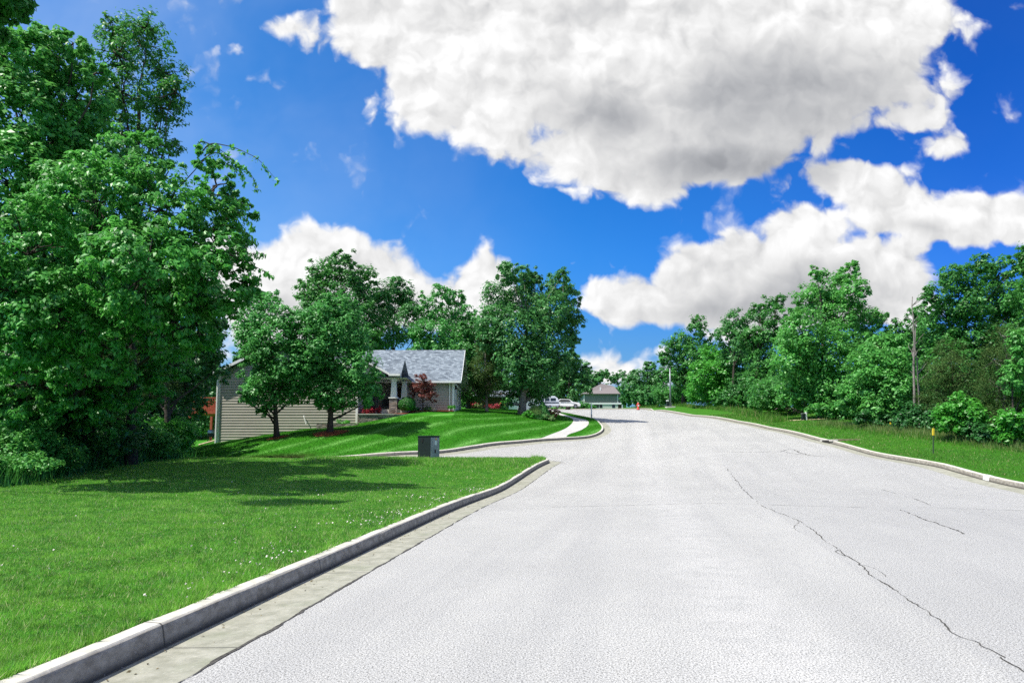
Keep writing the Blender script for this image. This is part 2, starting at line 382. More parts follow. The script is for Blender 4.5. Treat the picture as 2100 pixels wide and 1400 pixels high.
def road_mat():
    m, t, bs = mat('road'); p = gpos(t); x, y, z = t.xyz(p)
    pf = t.vec(x, y, 0.0)
    big = t.noise(pf, .25, 4, .6); med = t.noise(pf, 3, 4, .65); fine = t.noise(pf, 68, 3, .95); sp = t.noise(pf, 120, 2, .8)
    c = t.mix(t.rng(big, .3, .7), (.43, .426, .405), (.50, .495, .468))
    c = t.mix(t.rng(med, .35, .65, .35, 0), c, (.42, .42, .41))
    c = t.mix(t.rng(t.noise(t.vec(t.m('MULTIPLY', t.m('SUBTRACT', x, t.m('MULTIPLY', y, .2)), 1.0), t.m('MULTIPLY', y, .06), 0.0), .9, 4, .6), .45, .7, 0, .42), c, (.33, .33, .325))
    c = t.mix(t.rng(t.noise(pf, .9, 5, .7), .60, .74, 0, .4), c, (.30, .295, .28))
    # the newer lane right of the seam is a shade darker
    lane = t.rng(t.m('SUBTRACT', x, t.m('ADD', 2.1, t.m('MULTIPLY', y, .243))), -.03, .03)
    lane = t.m('MULTIPLY', lane, t.rng(y, 28, 40, 1, 0))
    c = t.mix(t.m('MULTIPLY', lane, .35), c, (.35, .35, .345))
    # wheel-path wear
    wh = t.rng(t.m('ABSOLUTE', t.m('SUBTRACT', x, t.m('ADD', 1.0, t.m('MULTIPLY', y, .17)))), .1, .9, .35, 0)
    c = t.mix(t.m('MULTIPLY', wh, t.rng(med, .3, .6)), c, (.62, .61, .585))
    g = t.rng(fine, .44, .52)
    c = t.mix(t.m('MULTIPLY', t.m('SUBTRACT', 1.0, g), .85), c, (.05, .05, .048))
    c = t.mix(t.rng(sp, .54, .70, 0, .75), c, (.88, .875, .85))
    c = t.mix(t.rng(t.noise(pf, 7, 3, .6), .70, .78, 0, .35), c, (.25, .25, .24))
    t.put(bs.inputs['Base Color'], c); bs.inputs['Roughness'].default_value = .85; bs.inputs['Specular IOR Level'].default_value = .25
    return m
M['road'] = road_mat()
def kerb_mat():
    m, t, bs = mat('kerb'); p = gpos(t)
    a = t.new('ShaderNodeAttribute', attribute_name='arc'); pr = t.new('ShaderNodeAttribute', attribute_name='prof')
    arc = a.outputs['Fac']; prof = pr.outputs['Fac']      # prof: 0 asphalt edge .. 1 gutter foot .. 2 face top .. 3 back
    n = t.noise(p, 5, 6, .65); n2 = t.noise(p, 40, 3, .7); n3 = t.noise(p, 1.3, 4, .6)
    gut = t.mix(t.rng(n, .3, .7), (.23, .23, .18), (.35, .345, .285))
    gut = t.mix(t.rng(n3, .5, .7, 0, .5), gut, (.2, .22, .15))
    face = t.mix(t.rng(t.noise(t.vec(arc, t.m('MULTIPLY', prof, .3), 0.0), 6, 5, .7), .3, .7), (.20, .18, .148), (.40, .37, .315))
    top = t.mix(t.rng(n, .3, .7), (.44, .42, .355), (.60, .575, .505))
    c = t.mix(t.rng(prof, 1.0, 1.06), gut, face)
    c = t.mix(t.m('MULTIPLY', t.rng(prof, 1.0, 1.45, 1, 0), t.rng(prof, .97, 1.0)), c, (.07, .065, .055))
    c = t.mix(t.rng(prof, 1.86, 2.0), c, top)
    c = t.mix(t.rng(n2, .6, .75, 0, .35), c, (.65, .64, .6))
    c = t.mix(t.rng(n2, .22, .36, .5, 0), c, (.1, .1, .09))
    fr = t.m('ABSOLUTE', t.m('SUBTRACT', t.m('FRACT', t.m('DIVIDE', arc, 3.05)), .5))
    c = t.mix(t.rng(fr, .4955, .4985, 0, .85), c, (.05, .05, .045))
    t.put(bs.inputs['Base Color'], c); bs.inputs['Roughness'].default_value = .85; bs.inputs['Specular IOR Level'].default_value = .25
    b = t.new('ShaderNodeBump'); b.inputs['Distance'].default_value = .01; t.put(b.inputs['Height'], n); t.l.new(b.outputs[0], bs.inputs['Normal'])
    return m
M['kerb'] = kerb_mat()
M['walk'] = plain('pavement', (.47, .455, .43), .85, .25, .10, 1.6)
M['crack'] = plain('crack', (.075, .072, .066), .9, .1, .5, 30)
M['siding'] = plain('siding', (.41, .385, .33), .7, .3, .05, 1.5)
M['siding_green'] = plain('siding_green', (.20, .21, .185), .7, .3, .06, 1)
M['siding_pale'] = plain('siding_pale', (.50, .53, .47), .7, .3, .06, 1)
M['white'] = plain('white_paint', (.80, .80, .78), .5, .4, .03, 2)
M['white_blue'] = plain('white_panel', (.70, .74, .80), .4, .4, .04, 1)
M['glass'] = plain('window_glass', (.02, .024, .03), .08, .7, .2, 2)
M['dark'] = plain('dark_void', (.03, .027, .025), .7, .3, .2, 3)
M['redwood'] = plain('red_stain', (.36, .085, .045), .7, .3, .15, 8)
M['brown'] = plain('brown_siding', (.13, .075, .06), .8, .2, .1, 2)
M['box_green'] = plain('box_paint_green', (.010, .018, .019), .5, .4, .10, 5)
M['steel'] = plain('galvanised_steel', (.34, .35, .36), .45, .5, .12, 3, metal=.5)
M['alu'] = plain('pole_metal', (.26, .28, .30), .45, .5, .08, 3, metal=.4)
M['red'] = plain('hydrant_red', (.55, .045, .03), .5, .5, .1, 8)
M['yellow'] = plain('yellow_plastic', (.75, .52, .03), .5, .5, .08, 8)
M['green_post'] = plain('green_post', (.05, .09, .04), .6, .4, .15, 10)
M['tyre'] = plain('rubber', (.02, .02, .02), .8, .3, .1, 10)
M['concrete'] = plain('concrete', (.50, .48, .43), .85, .25, .12, 4, bump=.004)
M['mulch'] = plain('mulch', (.16, .045, .022), .95, .1, .5, 18, bump=.03)
M['rock'] = plain('tan_rock', (.42, .33, .22), .9, .2, .25, 6, bump=.03)
M['black'] = plain('black_plastic', (.02, .02, .02), .5, .4, .1, 6)
M['orange'] = plain('orange_label', (.75, .35, .08), .6, .3, .05, 8)
M['clay'] = plain('pot', (.05, .05, .055), .6, .4, .1, 8)
M['stain_brown'] = plain('rusty_slab', (.24, .17, .13), .85, .25, .35, 6)
def shingle():
    m, t, bs = mat('shingles'); g = t.new('ShaderNodeTexCoord'); x, y, z = t.xyz(g.outputs['Object'])
    v = t.new('ShaderNodeTexBrick'); t.put(v.inputs['Vector'], t.vec(t.m('ADD', x, t.m('MULTIPLY', y, .37)), t.m('MULTIPLY', z, 1.0), 0.0))
    v.inputs['Scale'].default_value = 1.0; v.inputs['Brick Width'].default_value = .27; v.inputs['Row Height'].default_value = .13; v.inputs['Mortar Size'].default_value = .006
    v.inputs['Color1'].default_value = (.06, .08, .105, 1); v.inputs['Color2'].default_value = (.30, .35, .39, 1); v.inputs['Mortar'].default_value = (.07, .08, .09, 1)
    n = t.noise(g.outputs['Object'], 5, 4, .7)
    c = t.mix(t.rng(n, .35, .65, 0, .7), v.outputs['Color'], (.12, .15, .18))
    t.put(bs.inputs['Base Color'], c); bs.inputs['Roughness'].default_value = .85; return m
M['shingle'] = shingle()
M['shingle_brown'] = plain('shingles_brown', (.20, .175, .17), .85, .25, .18, 8)
def stone():
    m, t, bs = mat('stone_veneer'); g = t.new('ShaderNodeTexCoord')
    v = t.new('ShaderNodeTexVoronoi'); t.put(v.inputs['Vector'], t.vm('MULTIPLY', g.outputs['Object'], (3.2, 3.2, 6.0))); v.inputs['Scale'].default_value = 1.0
    r, gg, b_ = t.xyz(v.outputs['Color'])
    c = t.mix(r, (.09, .07, .06), (.34, .27, .21)); c = t.mix(t.m('MULTIPLY', gg, .5), c, (.3, .3, .3))
    v2 = t.new('ShaderNodeTexVoronoi', feature='DISTANCE_TO_EDGE'); t.put(v2.inputs['Vector'], t.vm('MULTIPLY', g.outputs['Object'], (3.2, 3.2, 6.0))); v2.inputs['Scale'].default_value = 1.0
    c = t.mix(t.rng(v2.outputs['Distance'], 0, .06, .8, 0), c, (.04, .035, .03))
    t.put(bs.inputs['Base Color'], c); bs.inputs['Roughness'].default_value = .9
    b = t.new('ShaderNodeBump'); b.inputs['Distance'].default_value = .03; t.put(b.inputs['Height'], v2.outputs['Distance']); t.l.new(b.outputs[0], bs.inputs['Normal'])
    return m
M['stone'] = stone()

# ------------------------------------------------------------------ kerb lines (foot of the kerb face, in plan)
def smooth_line(pts, step=0.6, it=3):
    p = np.asarray(pts, float)
    q = []
    n = len(p)
    for i in range(n - 1):
        p0 = p[max(i - 1, 0)]; p1 = p[i]; p2 = p[i + 1]; p3 = p[min(i + 2, n - 1)]
        L = max(2, int(np.linalg.norm(p2 - p1) / .15)); L = min(L, 200)
        t = np.linspace(0, 1, L, endpoint=False)[:, None]
        q.append(.5 * ((2 * p1) + (-p0 + p2) * t + (2 * p0 - 5 * p1 + 4 * p2 - p3) * t ** 2 + (-p0 + 3 * p1 - 3 * p2 + p3) * t ** 3))
    q = np.concatenate(q + [p[-1:]])
    d = np.concatenate([[0], np.cumsum(np.linalg.norm(np.diff(q, axis=0), axis=1))])
    s = np.arange(0, d[-1], step)
    return np.stack([np.interp(s, d, q[:, 0]), np.interp(s, d, q[:, 1])], 1)
def offset(line, d):
    t = np.gradient(line, axis=0); t /= np.linalg.norm(t, axis=1)[:, None]
    return line + d * np.stack([t[:, 1], -t[:, 0]], 1)          # +d = to the right of travel
def g0(px, py):
    a = at(px, py, 1.0); k = CAMZ / (CAMZ - a[2]); return np.array([a[0] * k, k])
pA = g0(171, 1400); pB = g0(900, 1057); dA = (pB - pA) / np.linalg.norm(pB - pA)
def alongA(y): return tuple(pA + dA * ((y - pA[1]) / dA[1]))
KA = smooth_line([(alongA(y)[0] + 1.1 * (max(0, y - 14) / 21.6) ** 1.7, y) for y in (-25, -12, 0, 4, 8, 12, 16, 20, 24, 28, 32, 35.6)] + [(2.0, 36.9), (1.5, 37.7), (.2, 37.9), (-1.8, 37.4), (-4, 36.0), (-7, 34.6), (-12, 33), (-20, 32), (-40, 32), (-80, 27)], .5)
KB = smooth_line([(-80, 35), (-50, 38.5), (-28, 38.5), (-16, 38.8), (-9, 41)] + [at(*q)[:2] for q in ((900, 932, 43.5), (985, 920, 46.5), (1067, 910, 49), (1160, 902, 52), (1203, 898, 53.4))] +
                 [hit(1230, 892, False), hit(1240, 883, False), hit(1233, 871, False), hit(1215, 860, False), hit(1180, 852.5, False), hit(1145, 847, False), (1.5, 90), (-8, 98), (-30, 104), (-90, 108)], .5)
KC = smooth_line([(8.2, -25), (8.3, -8), (9.3, 2), (12.7, 13.2), (16.8, 22.6)] + [at(*q)[:2] for q in ((1926, 953, 27.5), (1783, 930, 34), (1679, 902, 43), (1513, 865.5, 63), (1420, 852.5, 80), (1340, 845.5, 101))] +
                 [(22.5, 116), (17, 128), (5, 136), (-20, 139), (-90, 141)], .6)
def ma(l, k):
    p = np.pad(l, ((k, k), (0, 0)), mode='edge'); q = np.stack([np.convolve(p[:, i], np.ones(2 * k + 1) / (2 * k + 1), 'valid') for i in (0, 1)], 1)
    w_ = np.clip((l[:, 1:2] - 20) / 10, 0, 1); return l * (1 - w_) + q * w_
KC = ma(ma(KC, 9), 6); KB = ma(KB, 3)
# inside of road: right of KA, right of KB, left of KC
gA, gB, gC = offset(KA, .6), offset(KB, .6), offset(KC, -.6)
bA, bB, bC = offset(KA, -.17), offset(KB, -.17), offset(KC, .17)
# square-cornered gutter aprons stay a uniform .6 m band
def loop(a, b, c): return np.concatenate([a, b, c[::-1]])
LR = loop(gA, gB, gC); LK = loop(bA, bB, bC)
def pip(pts, poly):
    x, y = pts[:, 0], pts[:, 1]; ins = np.zeros(len(pts), bool); n = len(poly)
    x0, y0 = poly[:, 0], poly[:, 1]; x1, y1 = np.roll(x0, -1), np.roll(y0, -1)
    for i in range(n):
        if (y0[i] == y1[i]): continue
        c = ((y0[i] > y) != (y1[i] > y)) & (x < (x1[i] - x0[i]) * (y - y0[i]) / (y1[i] - y0[i]) + x0[i]); ins ^= c
    return ins
# sidewalk on the far corner (edges read off the photograph, laid on the terrain)
z3 = lambda X, Y: hit(900 + X / 4.2, 740 + Y / 4.2)
wl = [z3(*q) for q in ((500, 738), (640, 712), (780, 690), (880, 668), (1000, 622), (1100, 575), (1148, 535), (1155, 505), (1110, 482), (1030, 462), (985, 446))]
wr = [z3(*q) for q in ((1088, 668), (1120, 633), (1225, 597), (1280, 558), (1292, 530), (1270, 508), (1200, 492), (1120, 472), (1060, 455), (1015, 440))]
wl = smooth_line(wl, .7); wr = smooth_line(wr, .7)
# foot of the walk meets the kerb back between the two edges
kb = bB[(np.linalg.norm(bB - wl[0], axis=1)).argmin(): (np.linalg.norm(bB - wr[0], axis=1)).argmin() + 1]
tail_l = [(0.5, 92), (-9, 101.5), (-30, 107)]; 
WALK = np.concatenate([wl[::-1][:-1], kb, wr[1:]])

# ------------------------------------------------------------------ ground, road, pavement from one constrained triangulation
rs = np.random.RandomState(3)
def grid(x0, x1, y0, y1, s): 
    gx, gy = np.meshgrid(np.arange(x0, x1, s), np.arange(y0, y1, s)); p = np.stack([gx.ravel(), gy.ravel()], 1)
    return p + rs.uniform(-.2, .2, p.shape) * s
P1 = grid(-32, 34, -4, 70, .8); 
P2 = grid(-110, 110, -40, 215, 4.0); P2 = P2[~((P2[:, 0] > -33) & (P2[:, 0] < 35) & (P2[:, 1] > -5) & (P2[:, 1] < 71))]
P3 = grid(-1500, 1501, -1500, 1501, 75.0); P3 = P3[~((abs(P3[:, 0]) < 120) & (P3[:, 1] > -50) & (P3[:, 1] < 225))]
pts = [P1, P2, P3]; 
lines = [LR, LK, WALK]
def far_from(p, ls, d):
    keep = np.ones(len(p), bool)
    for l in ls:
        for i in range(0, len(l), 400):
            dd = np.sqrt(((p[:, None] - l[None, i:i + 400]) ** 2).sum(-1)).min(1); keep &= dd > d
    return keep
allp = np.concatenate(pts); allp = allp[far_from(allp, lines, .3)]
base_n = len(allp); vv = [allp]; ee = []; n = base_n
for l in lines:
    k = len(l); vv.append(l); ee += [(n + i, n + (i + 1) % k) for i in range(k)]; n += k
vv = np.concatenate(vv)
ov, oe, of, *_ = geometry.delaunay_2d_cdt([Vector(p) for p in vv.tolist()], ee, [], 0, 1e-4)
ov = np.array([tuple(v) for v in ov]); of = np.array([tuple(f) for f in of])
cen = ov[of].mean(1)
inR = pip(cen, LR); inK = pip(cen, LK); inW = pip(cen, WALK)
zT = T(ov[:, 0], ov[:, 1])
def sheet(name, sel, dz, m_):
    f = of[sel]; u, inv = np.unique(f, return_inverse=True); f = inv.reshape(-1, 3)
    v = np.column_stack([ov[u], zT[u] + dz])
    b = MB(); b.v = [v]; b.f = [tuple(int(i) for i in q) for q in f]; b.n = len(v)
    o = b.build(name, m_, smooth=True); o['kind'] = 'structure'
    # normals up
    return o
road = sheet('road', inR & ~inW, 0.0, M['road'])
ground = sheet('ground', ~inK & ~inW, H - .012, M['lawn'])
walk = sheet('pavement', inW & ~inK, H - .002, M['walk'])
for o_ in (road, ground, walk):
    if o_.data.polygons[0].normal.z < 0: o_.data.flip_normals()

def kerb(line, side, name):
    t = np.gradient(line, axis=0); t /= np.linalg.norm(t, axis=1)[:, None]
    nrm = np.stack([t[:, 1], -t[:, 0]], 1) * side                 # towards the road
    prof = [(.6, .0, 0), (.59, -.001, .05), (.30, -.012, .5), (.02, -.022, .97), (0, -.015, 1.02), (-.02, .115, 1.7), (-.03, .142, 1.88), (-.05, .156, 2.0), (-.165, .163, 2.9), (-.182, .150, 3.0), (-.185, -.1, 3.1)]
    k = len(prof); n = len(line); arc = np.concatenate([[0], np.cumsum(np.linalg.norm(np.diff(line, axis=0), axis=1))])
    V_ = np.zeros((n, k, 3)); 
    zf = T(line[:, 0], line[:, 1])
    r_ = np.random.RandomState(5)
    for j, (o_, z_, p_) in enumerate(prof):
        q = line + nrm * o_
        if j in (0, 10): zz = T(q[:, 0], q[:, 1])
        else: zz = T(q[:, 0], q[:, 1]) + (0 if j not in (4, 5, 6, 7, 8) else r_.normal(0, .0025, n))
        V_[:, j, :2] = q; V_[:, j, 2] = zz + z_
    f = [(i * k + j, i * k + j + 1, (i + 1) * k + j + 1, (i + 1) * k + j) for i in range(n - 1) for j in range(k - 1)]
    b = MB(); b.add(V_.reshape(-1, 3), f); o = b.build(name, M['kerb'], smooth=False); o['kind'] = 'structure'
    for nm, arr in (('arc', np.repeat(arc, k)), ('prof', np.tile([p[2] for p in prof], n))):
        a = o.data.attributes.new(nm, 'FLOAT', 'POINT'); a.data.foreach_set('value', arr.astype(np.float32))
    return o
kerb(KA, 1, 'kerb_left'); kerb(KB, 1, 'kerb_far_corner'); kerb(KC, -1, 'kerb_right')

# cracks and joints in the road
def crack(pix, wdt, seed, jag=.03, name='crack', gaps=0.0):
    r = np.random.RandomState(seed)
    p = smooth_line([hit(*q, lawn=False) for q in pix], .06)
    t = np.gradient(p, axis=0); t /= np.linalg.norm(t, axis=1)[:, None]; nn_ = np.stack([-t[:, 1], t[:, 0]], 1)
    w1 = np.convolve(r.normal(0, 1, len(p) + 8), np.ones(9) / 9, 'valid') * jag * 2.2 + r.normal(0, jag * .22, len(p))
    c = p + nn_ * w1[:, None]
    wd = wdt * np.clip(1 + np.convolve(r.normal(0, 1, len(p) + 4), np.ones(5) / 5, 'valid') * 1.1, .12, 2.4)
    a = c + nn_ * wd[:, None] / 2; b_ = c - nn_ * wd[:, None] / 2
    z = T(c[:, 0], c[:, 1]) + .004
    v = np.concatenate([np.column_stack([a, z]), np.column_stack([b_, z])]); k = len(p)
    keep = np.convolve(r.uniform(0, 1, k + 14), np.ones(15) / 15, 'valid') > gaps * .62
    mb = MB(); mb.add(v, [(i, i + 1, k + i + 1, k + i) for i in range(k - 1) if keep[i]]); 
    mb.build(name, M['crack'], road)
crack([(1562, 1038), (1640, 1072), (1692, 1108), (1720, 1130), (1732, 1138), (1762, 1160), (1800, 1190), (1850, 1228), (1905, 1262), (1960, 1300), (2010, 1330), (2060, 1362)], .011, 1, .03)
crack([(1718, 1131), (1712, 1136), (1738, 1143)], .014, 8, .01)
crack([(1850, 1228), (1868, 1230), (1890, 1240)], .007, 21, .02, gaps=.4); crack([(1762, 1160), (1790, 1168), (1815, 1182)], .006, 22, .02, gaps=.5); crack([(1640, 1072), (1628, 1084), (1640, 1092)], .006, 23, .02, gaps=.4); crack([(2060, 1362), (2085, 1378), (2110, 1392)], .007, 24, .03, gaps=.5); crack([(1562, 1038), (1530, 1010), (1510, 985), (1490, 960)], .02, 25, .02, gaps=.8)
crack([(1130, 1040), (1300, 1036), (1450, 1032), (1600, 1036), (1760, 1041), (1900, 1041), (2110, 1048)], .018, 2, .02, gaps=.55)
crack([(1848, 1046), (1880, 1058), (1920, 1074), (1978, 1097)], .018, 3, .03)
crack([(1810, 1004), (1838, 1012)], .015, 4, .02, gaps=.5); crack([(1870, 1020), (1905, 1036)], .015, 5, .03)
crack([(1460, 926), (1540, 927), (1600, 926), (1625, 930), (1690, 936)], .04, 6, .05, gaps=.6)
crack([(1600, 926), (1622, 921), (1640, 928), (1660, 934)], .05, 7, .06)
def edge_crack(line, y0, y1, wdt, seed):
    r = np.random.RandomState(seed); p = line[(line[:, 1] > y0) & (line[:, 1] < y1)]
    d = np.concatenate([[0], np.cumsum(np.linalg.norm(np.diff(p, axis=0), axis=1))]); s_ = np.arange(0, d[-1], .05)
    p = np.stack([np.interp(s_, d, p[:, 0]), np.interp(s_, d, p[:, 1])], 1); k = len(p)
    t = np.gradient(p, axis=0); t /= np.linalg.norm(t, axis=1)[:, None]; nn_ = np.stack([-t[:, 1], t[:, 0]], 1)
    c = p + nn_ * (np.convolve(r.normal(0, 1, k + 6), np.ones(7) / 7, 'valid') * .018)[:, None]; wd = wdt * np.clip(1 + np.convolve(r.normal(0, 1, k + 6), np.ones(7) / 7, 'valid') * 1.4, .05, 2.6)
    a = c + nn_ * wd[:, None] / 2; b_ = c - nn_ * wd[:, None] / 2; z = T(c[:, 0], c[:, 1]) + .005
    mb = MB(); mb.add(np.concatenate([np.column_stack([a, z]), np.column_stack([b_, z])]), [(i, i + 1, k + i + 1, k + i) for i in range(k - 1)]); mb.build('crack', M['crack'], road)
edge_crack(gA[:int(np.argmax(gA[:, 1])) + 1], 3, 36.5, .022, 9)
crack([(1121, 946), (1135, 945.5), (1158, 949)], .05, 10, .01)
crack([(2004, 1330), (2030, 1322), (2100, 1330)], .008, 12, .02, gaps=.8)

# ------------------------------------------------------------------ foliage
def leaves(c, nrm, size, aspect=.55, rng=None, droop=0.0):
    """diamond-shaped, slightly folded leaves; c,nrm (n,3)"""
    n = len(c)
    nrm = nrm / (np.linalg.norm(nrm, axis=1)[:, None] + 1e-9)
    a = rng.normal(0, 1, (n, 3)); a[:, 2] -= droop
    a -= nrm * (a * nrm).sum(1)[:, None]; a /= np.linalg.norm(a, axis=1)[:, None] + 1e-9
    b = np.cross(nrm, a)
    s = size * np.exp(rng.normal(0, .22, n))[:, None]
    v = np.empty((n, 4, 3))
    v[:, 0] = c - a * s * .5; v[:, 1] = c - a * s * .05 + b * s * aspect * .5 + nrm * s * .10
    v[:, 2] = c + a * s * .5 - nrm * s * .06; v[:, 3] = c - a * s * .05 - b * s * aspect * .5 + nrm * s * .10
    return v.reshape(-1, 3)
def crown_pts(lobes, n, rng, clump=.22, inner=.45, holes=.15, flat=.75, per=26):
    """leaf centres and normals; lobes = [(x,y,z,rx,ry,rz)]"""
    L = np.array(lobes, float)
    area = (L[:, 3] * L[:, 5]) ** 1.0; pr = area / area.sum()
    nc = max(8, n // per)
    k = rng.choice(len(L), nc, p=pr)
    d = rng.normal(0, 1, (nc, 3)); d /= np.linalg.norm(d, axis=1)[:, None]
    rr = (inner + (1 - inner) * rng.uniform(0, 1, nc) ** .6)
    cc_ = L[k, :3] + d * rr[:, None] * L[k, 3:]
    cr = clump * L[k, 3:].mean(1) * rng.uniform(.55, 1.35, nc)
    cr = np.clip(cr, .12, None)
    keep = rng.uniform(0, 1, nc) > holes; cc_, cr, d = cc_[keep], cr[keep], d[keep]
    m = len(cc_); j = rng.choice(m, n)
    off = rng.normal(0, 1, (n, 3)); off /= np.linalg.norm(off, axis=1)[:, None]; off *= (rng.uniform(0, 1, n) ** .5)[:, None]
    off[:, 2] *= flat
    p = cc_[j] + off * cr[j][:, None]
    nr = off * .7 + d[j] * .5 + np.array([0, 0, .75]) + rng.normal(0, .45, (n, 3))
    return p, nr, cc_
def limbs(mb, base, top, r0, targets, rng, twigs=0, lean=0):
    """trunk from base to top, limbs to each target, thin twigs to some clumps"""
    base = np.array(base, float); top = np.array(top, float)
    top = base + (top - base) * .86
    t = np.linspace(0, 1, 12)[:, None]
    wob = np.cumsum(rng.normal(0, 1, (12, 3)), 0) * np.array([1, 1, 0]) * r0 * .16 * t
    tr = base + (top - base) * t + wob
    rad = r0 * (1 - .92 * t[:, 0]) * (1 + .55 * np.exp(-t[:, 0] * 22))
    mb.tube(tr, rad, 9)
    for q in targets:
        q = np.array(q, float)
        h = np.clip(((q[2] - base[2]) / (top[2] - base[2] + 1e-6)) * .72 - .08, .12, .93)
        i = h * 11; i0 = int(i); s0 = tr[i0] + (tr[min(i0 + 1, 11)] - tr[i0]) * (i - i0)
        rr = max(.015, r0 * (1 - .78 * h) * .55)
        u = np.linspace(0, 1, 7)[:, None]
        mid = s0 + (q - s0) * .5 + np.array([0, 0, -.08 * np.linalg.norm(q - s0)])
        pth = s0 * (1 - u) ** 2 + 2 * mid * u * (1 - u) + q * u ** 2 + rng.normal(0, 1, (7, 3)) * .02 * np.linalg.norm(q - s0) * u
        mb.tube(pth, rr * (1 - .8 * u[:, 0]), 5)
    return tr
def tree(name, label, cat, base, lobes, n, leaf, lm, bark='bark', r0=.25, top=None, seed=0, clump=.22, inner=.45, holes=.15, droop=0.4, twigs=60, aspect=.55, group=None, per=26, trunk_to=None, flat=.75):
    rng = np.random.RandomState(seed)
    e = empty(name, base, label, cat, group)
    B = np.array(base)
    L = np.array(lobes, float)
    p, nr, cl = crown_pts(L, n, rng, clump, inner, holes, flat, per)
    v = leaves(p, nr, leaf, aspect, rng, droop)
    fast_mesh('crown', v - B, 4, M[lm], e)
    tp = top if top is not None else (L[:, 0].mean() * .6 + B[0] * .4, L[:, 1].mean(), L[:, 2].max())
    mb = MB(); 
    tr = limbs(mb, B - np.array([0, 0, .3]), tp, r0, L[:, :3], rng)
    # twigs
    if twigs:
        idx = rng.choice(len(cl), min(twigs, len(cl)), replace=False)
        for i in idx:
            q = cl[i]; k = np.linalg.norm(L[:, :3] - q, axis=1).argmin(); s0 = L[k, :3]
            u = np.linspace(0, 1, 4)[:, None]; pth = s0 + (q - s0) * u + rng.normal(0, .04, (4, 3)) * np.linalg.norm(q - s0)
            mb.tube(pth, np.array([.2, .15, .1, .05]) * r0 * .45 + .004, 4, cap=False)
    o = mb.build('trunk', M[bark], e, smooth=True)
    return e
def lob(lst, D, dj=.6, seed=0, sq=1.0):
    """lobes from photo pixels: (px,py,r[,dD]) at distance D"""
    r = random.Random(seed); out = []
    for q in lst:
        px, py, rp = q[:3]; d = D + (q[3] if len(q) > 3 else r.uniform(-dj, dj))
        x, y, z = at(px, py, d); rr = rp / F * d
        out.append((x, y, z, rr, rr * 1.05, rr * sq))
    return out
def gb(px, D):
    """ground point in the direction px at distance D"""
    x = at(px, HZ, D)[0]; return (x, D, tz(x, D) - .02)

# --- left wood -------------------------------------------------------------
tree('elm_tree', 'big elm with drooping sprays arching out over the left lawn, nearest tree', 'tree', gb(130, 25),
     lob([(60, 520, 120, -1.5), (200, 420, 110, -1), (330, 430, 110, -.5), (430, 480, 85, 0), (280, 330, 75, 0), (120, 640, 110, -1.5), (300, 560, 120, -2), (430, 580, 85, -.8), (470, 520, 55), (360, 660, 90, -.6), (200, 700, 100, -1), (30, 700, 90, -1.5),
          (20, 600, 80, -2), (480, 440, 50), (440, 380, 45), (420, 320, 34), (400, 660, 60), (100, 430, 80, .5), (510, 590, 26), (60, 790, 90, 1.5), (170, 790, 85, 1.5), (280, 780, 70, 3), (340, 740, 60, 3), (110, 860, 60, 3), (220, 850, 60, 4)], 20.0, 1.1, 1),
     92000, .145, 'leaf_elm', r0=.28, seed=11, clump=.17, inner=.5, holes=.12, droop=1.6, twigs=260, aspect=.5, per=34, flat=.5, top=at(200, 420, 22.5))
tree('hickory_tree', 'tall airy tree with thin upright branches against the sky above the elm', 'tree', gb(270, 26),
     lob([(290, 90, 62), (340, 150, 50), (240, 110, 50), (250, 190, 60), (330, 220, 55), (270, 280, 62), (340, 300, 40), (230, 60, 34), (300, 60, 40), (360, 190, 34), (215, 230, 40)], 25, 1.2, 2),
     11500, .15, 'leaf_oak', r0=.2, seed=12, clump=.26, inner=.2, holes=.15, twigs=220, aspect=.42, per=14, top=at(285, 60, 25))
tree('oak_tree', 'dense dark oak at the left edge of the picture behind the elm', 'tree', gb(40, 23),
     lob([(40, 140, 80), (120, 120, 70), (60, 260, 110), (150, 210, 80), (170, 320, 80), (30, 380, 110), (130, 420, 90), (10, 60 + 60, 60), (200, 150, 30), (150, 90, 35), (95, 75, 26), (200, 560, 110, 1), (60, 560, 110, 1)], 22, 1.5, 3),
     46000, .17, 'leaf_mid', r0=.3, seed=13, clump=.2, inner=.45, holes=.1, twigs=120)
tree('oak_tree', 'leafy bough end hanging in at the very top left corner', 'tree', gb(-420, 23),
     lob([(0, 20, 36), (40, 15, 28), (-50, 30, 60), (20, -20, 50), (-90, -30, 90)], 14, .8, 4),
     9000, .14, 'leaf_oak', r0=.10, seed=14, clump=.28, inner=.3, holes=.12, twigs=90, aspect=.45)
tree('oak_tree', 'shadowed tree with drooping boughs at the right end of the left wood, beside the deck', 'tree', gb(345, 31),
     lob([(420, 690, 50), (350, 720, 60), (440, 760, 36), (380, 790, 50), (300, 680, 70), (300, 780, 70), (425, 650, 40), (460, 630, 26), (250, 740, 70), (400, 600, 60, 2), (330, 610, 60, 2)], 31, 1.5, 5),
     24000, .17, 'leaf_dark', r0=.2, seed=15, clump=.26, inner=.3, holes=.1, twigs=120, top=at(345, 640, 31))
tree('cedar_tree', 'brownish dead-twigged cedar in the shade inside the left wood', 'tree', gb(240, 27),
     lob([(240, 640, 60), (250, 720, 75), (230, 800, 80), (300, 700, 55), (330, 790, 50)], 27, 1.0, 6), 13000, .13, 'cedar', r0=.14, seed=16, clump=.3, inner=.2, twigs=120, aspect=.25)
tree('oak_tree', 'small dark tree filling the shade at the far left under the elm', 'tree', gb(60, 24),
     lob([(60, 720, 90), (0, 800, 90), (120, 800, 90), (180, 760, 70), (60, 860, 60), (-40, 740, 70)], 23.5, 1.0, 7), 22000, .16, 'leaf_dark', r0=.14, seed=17, clump=.28, inner=.3, twigs=60)
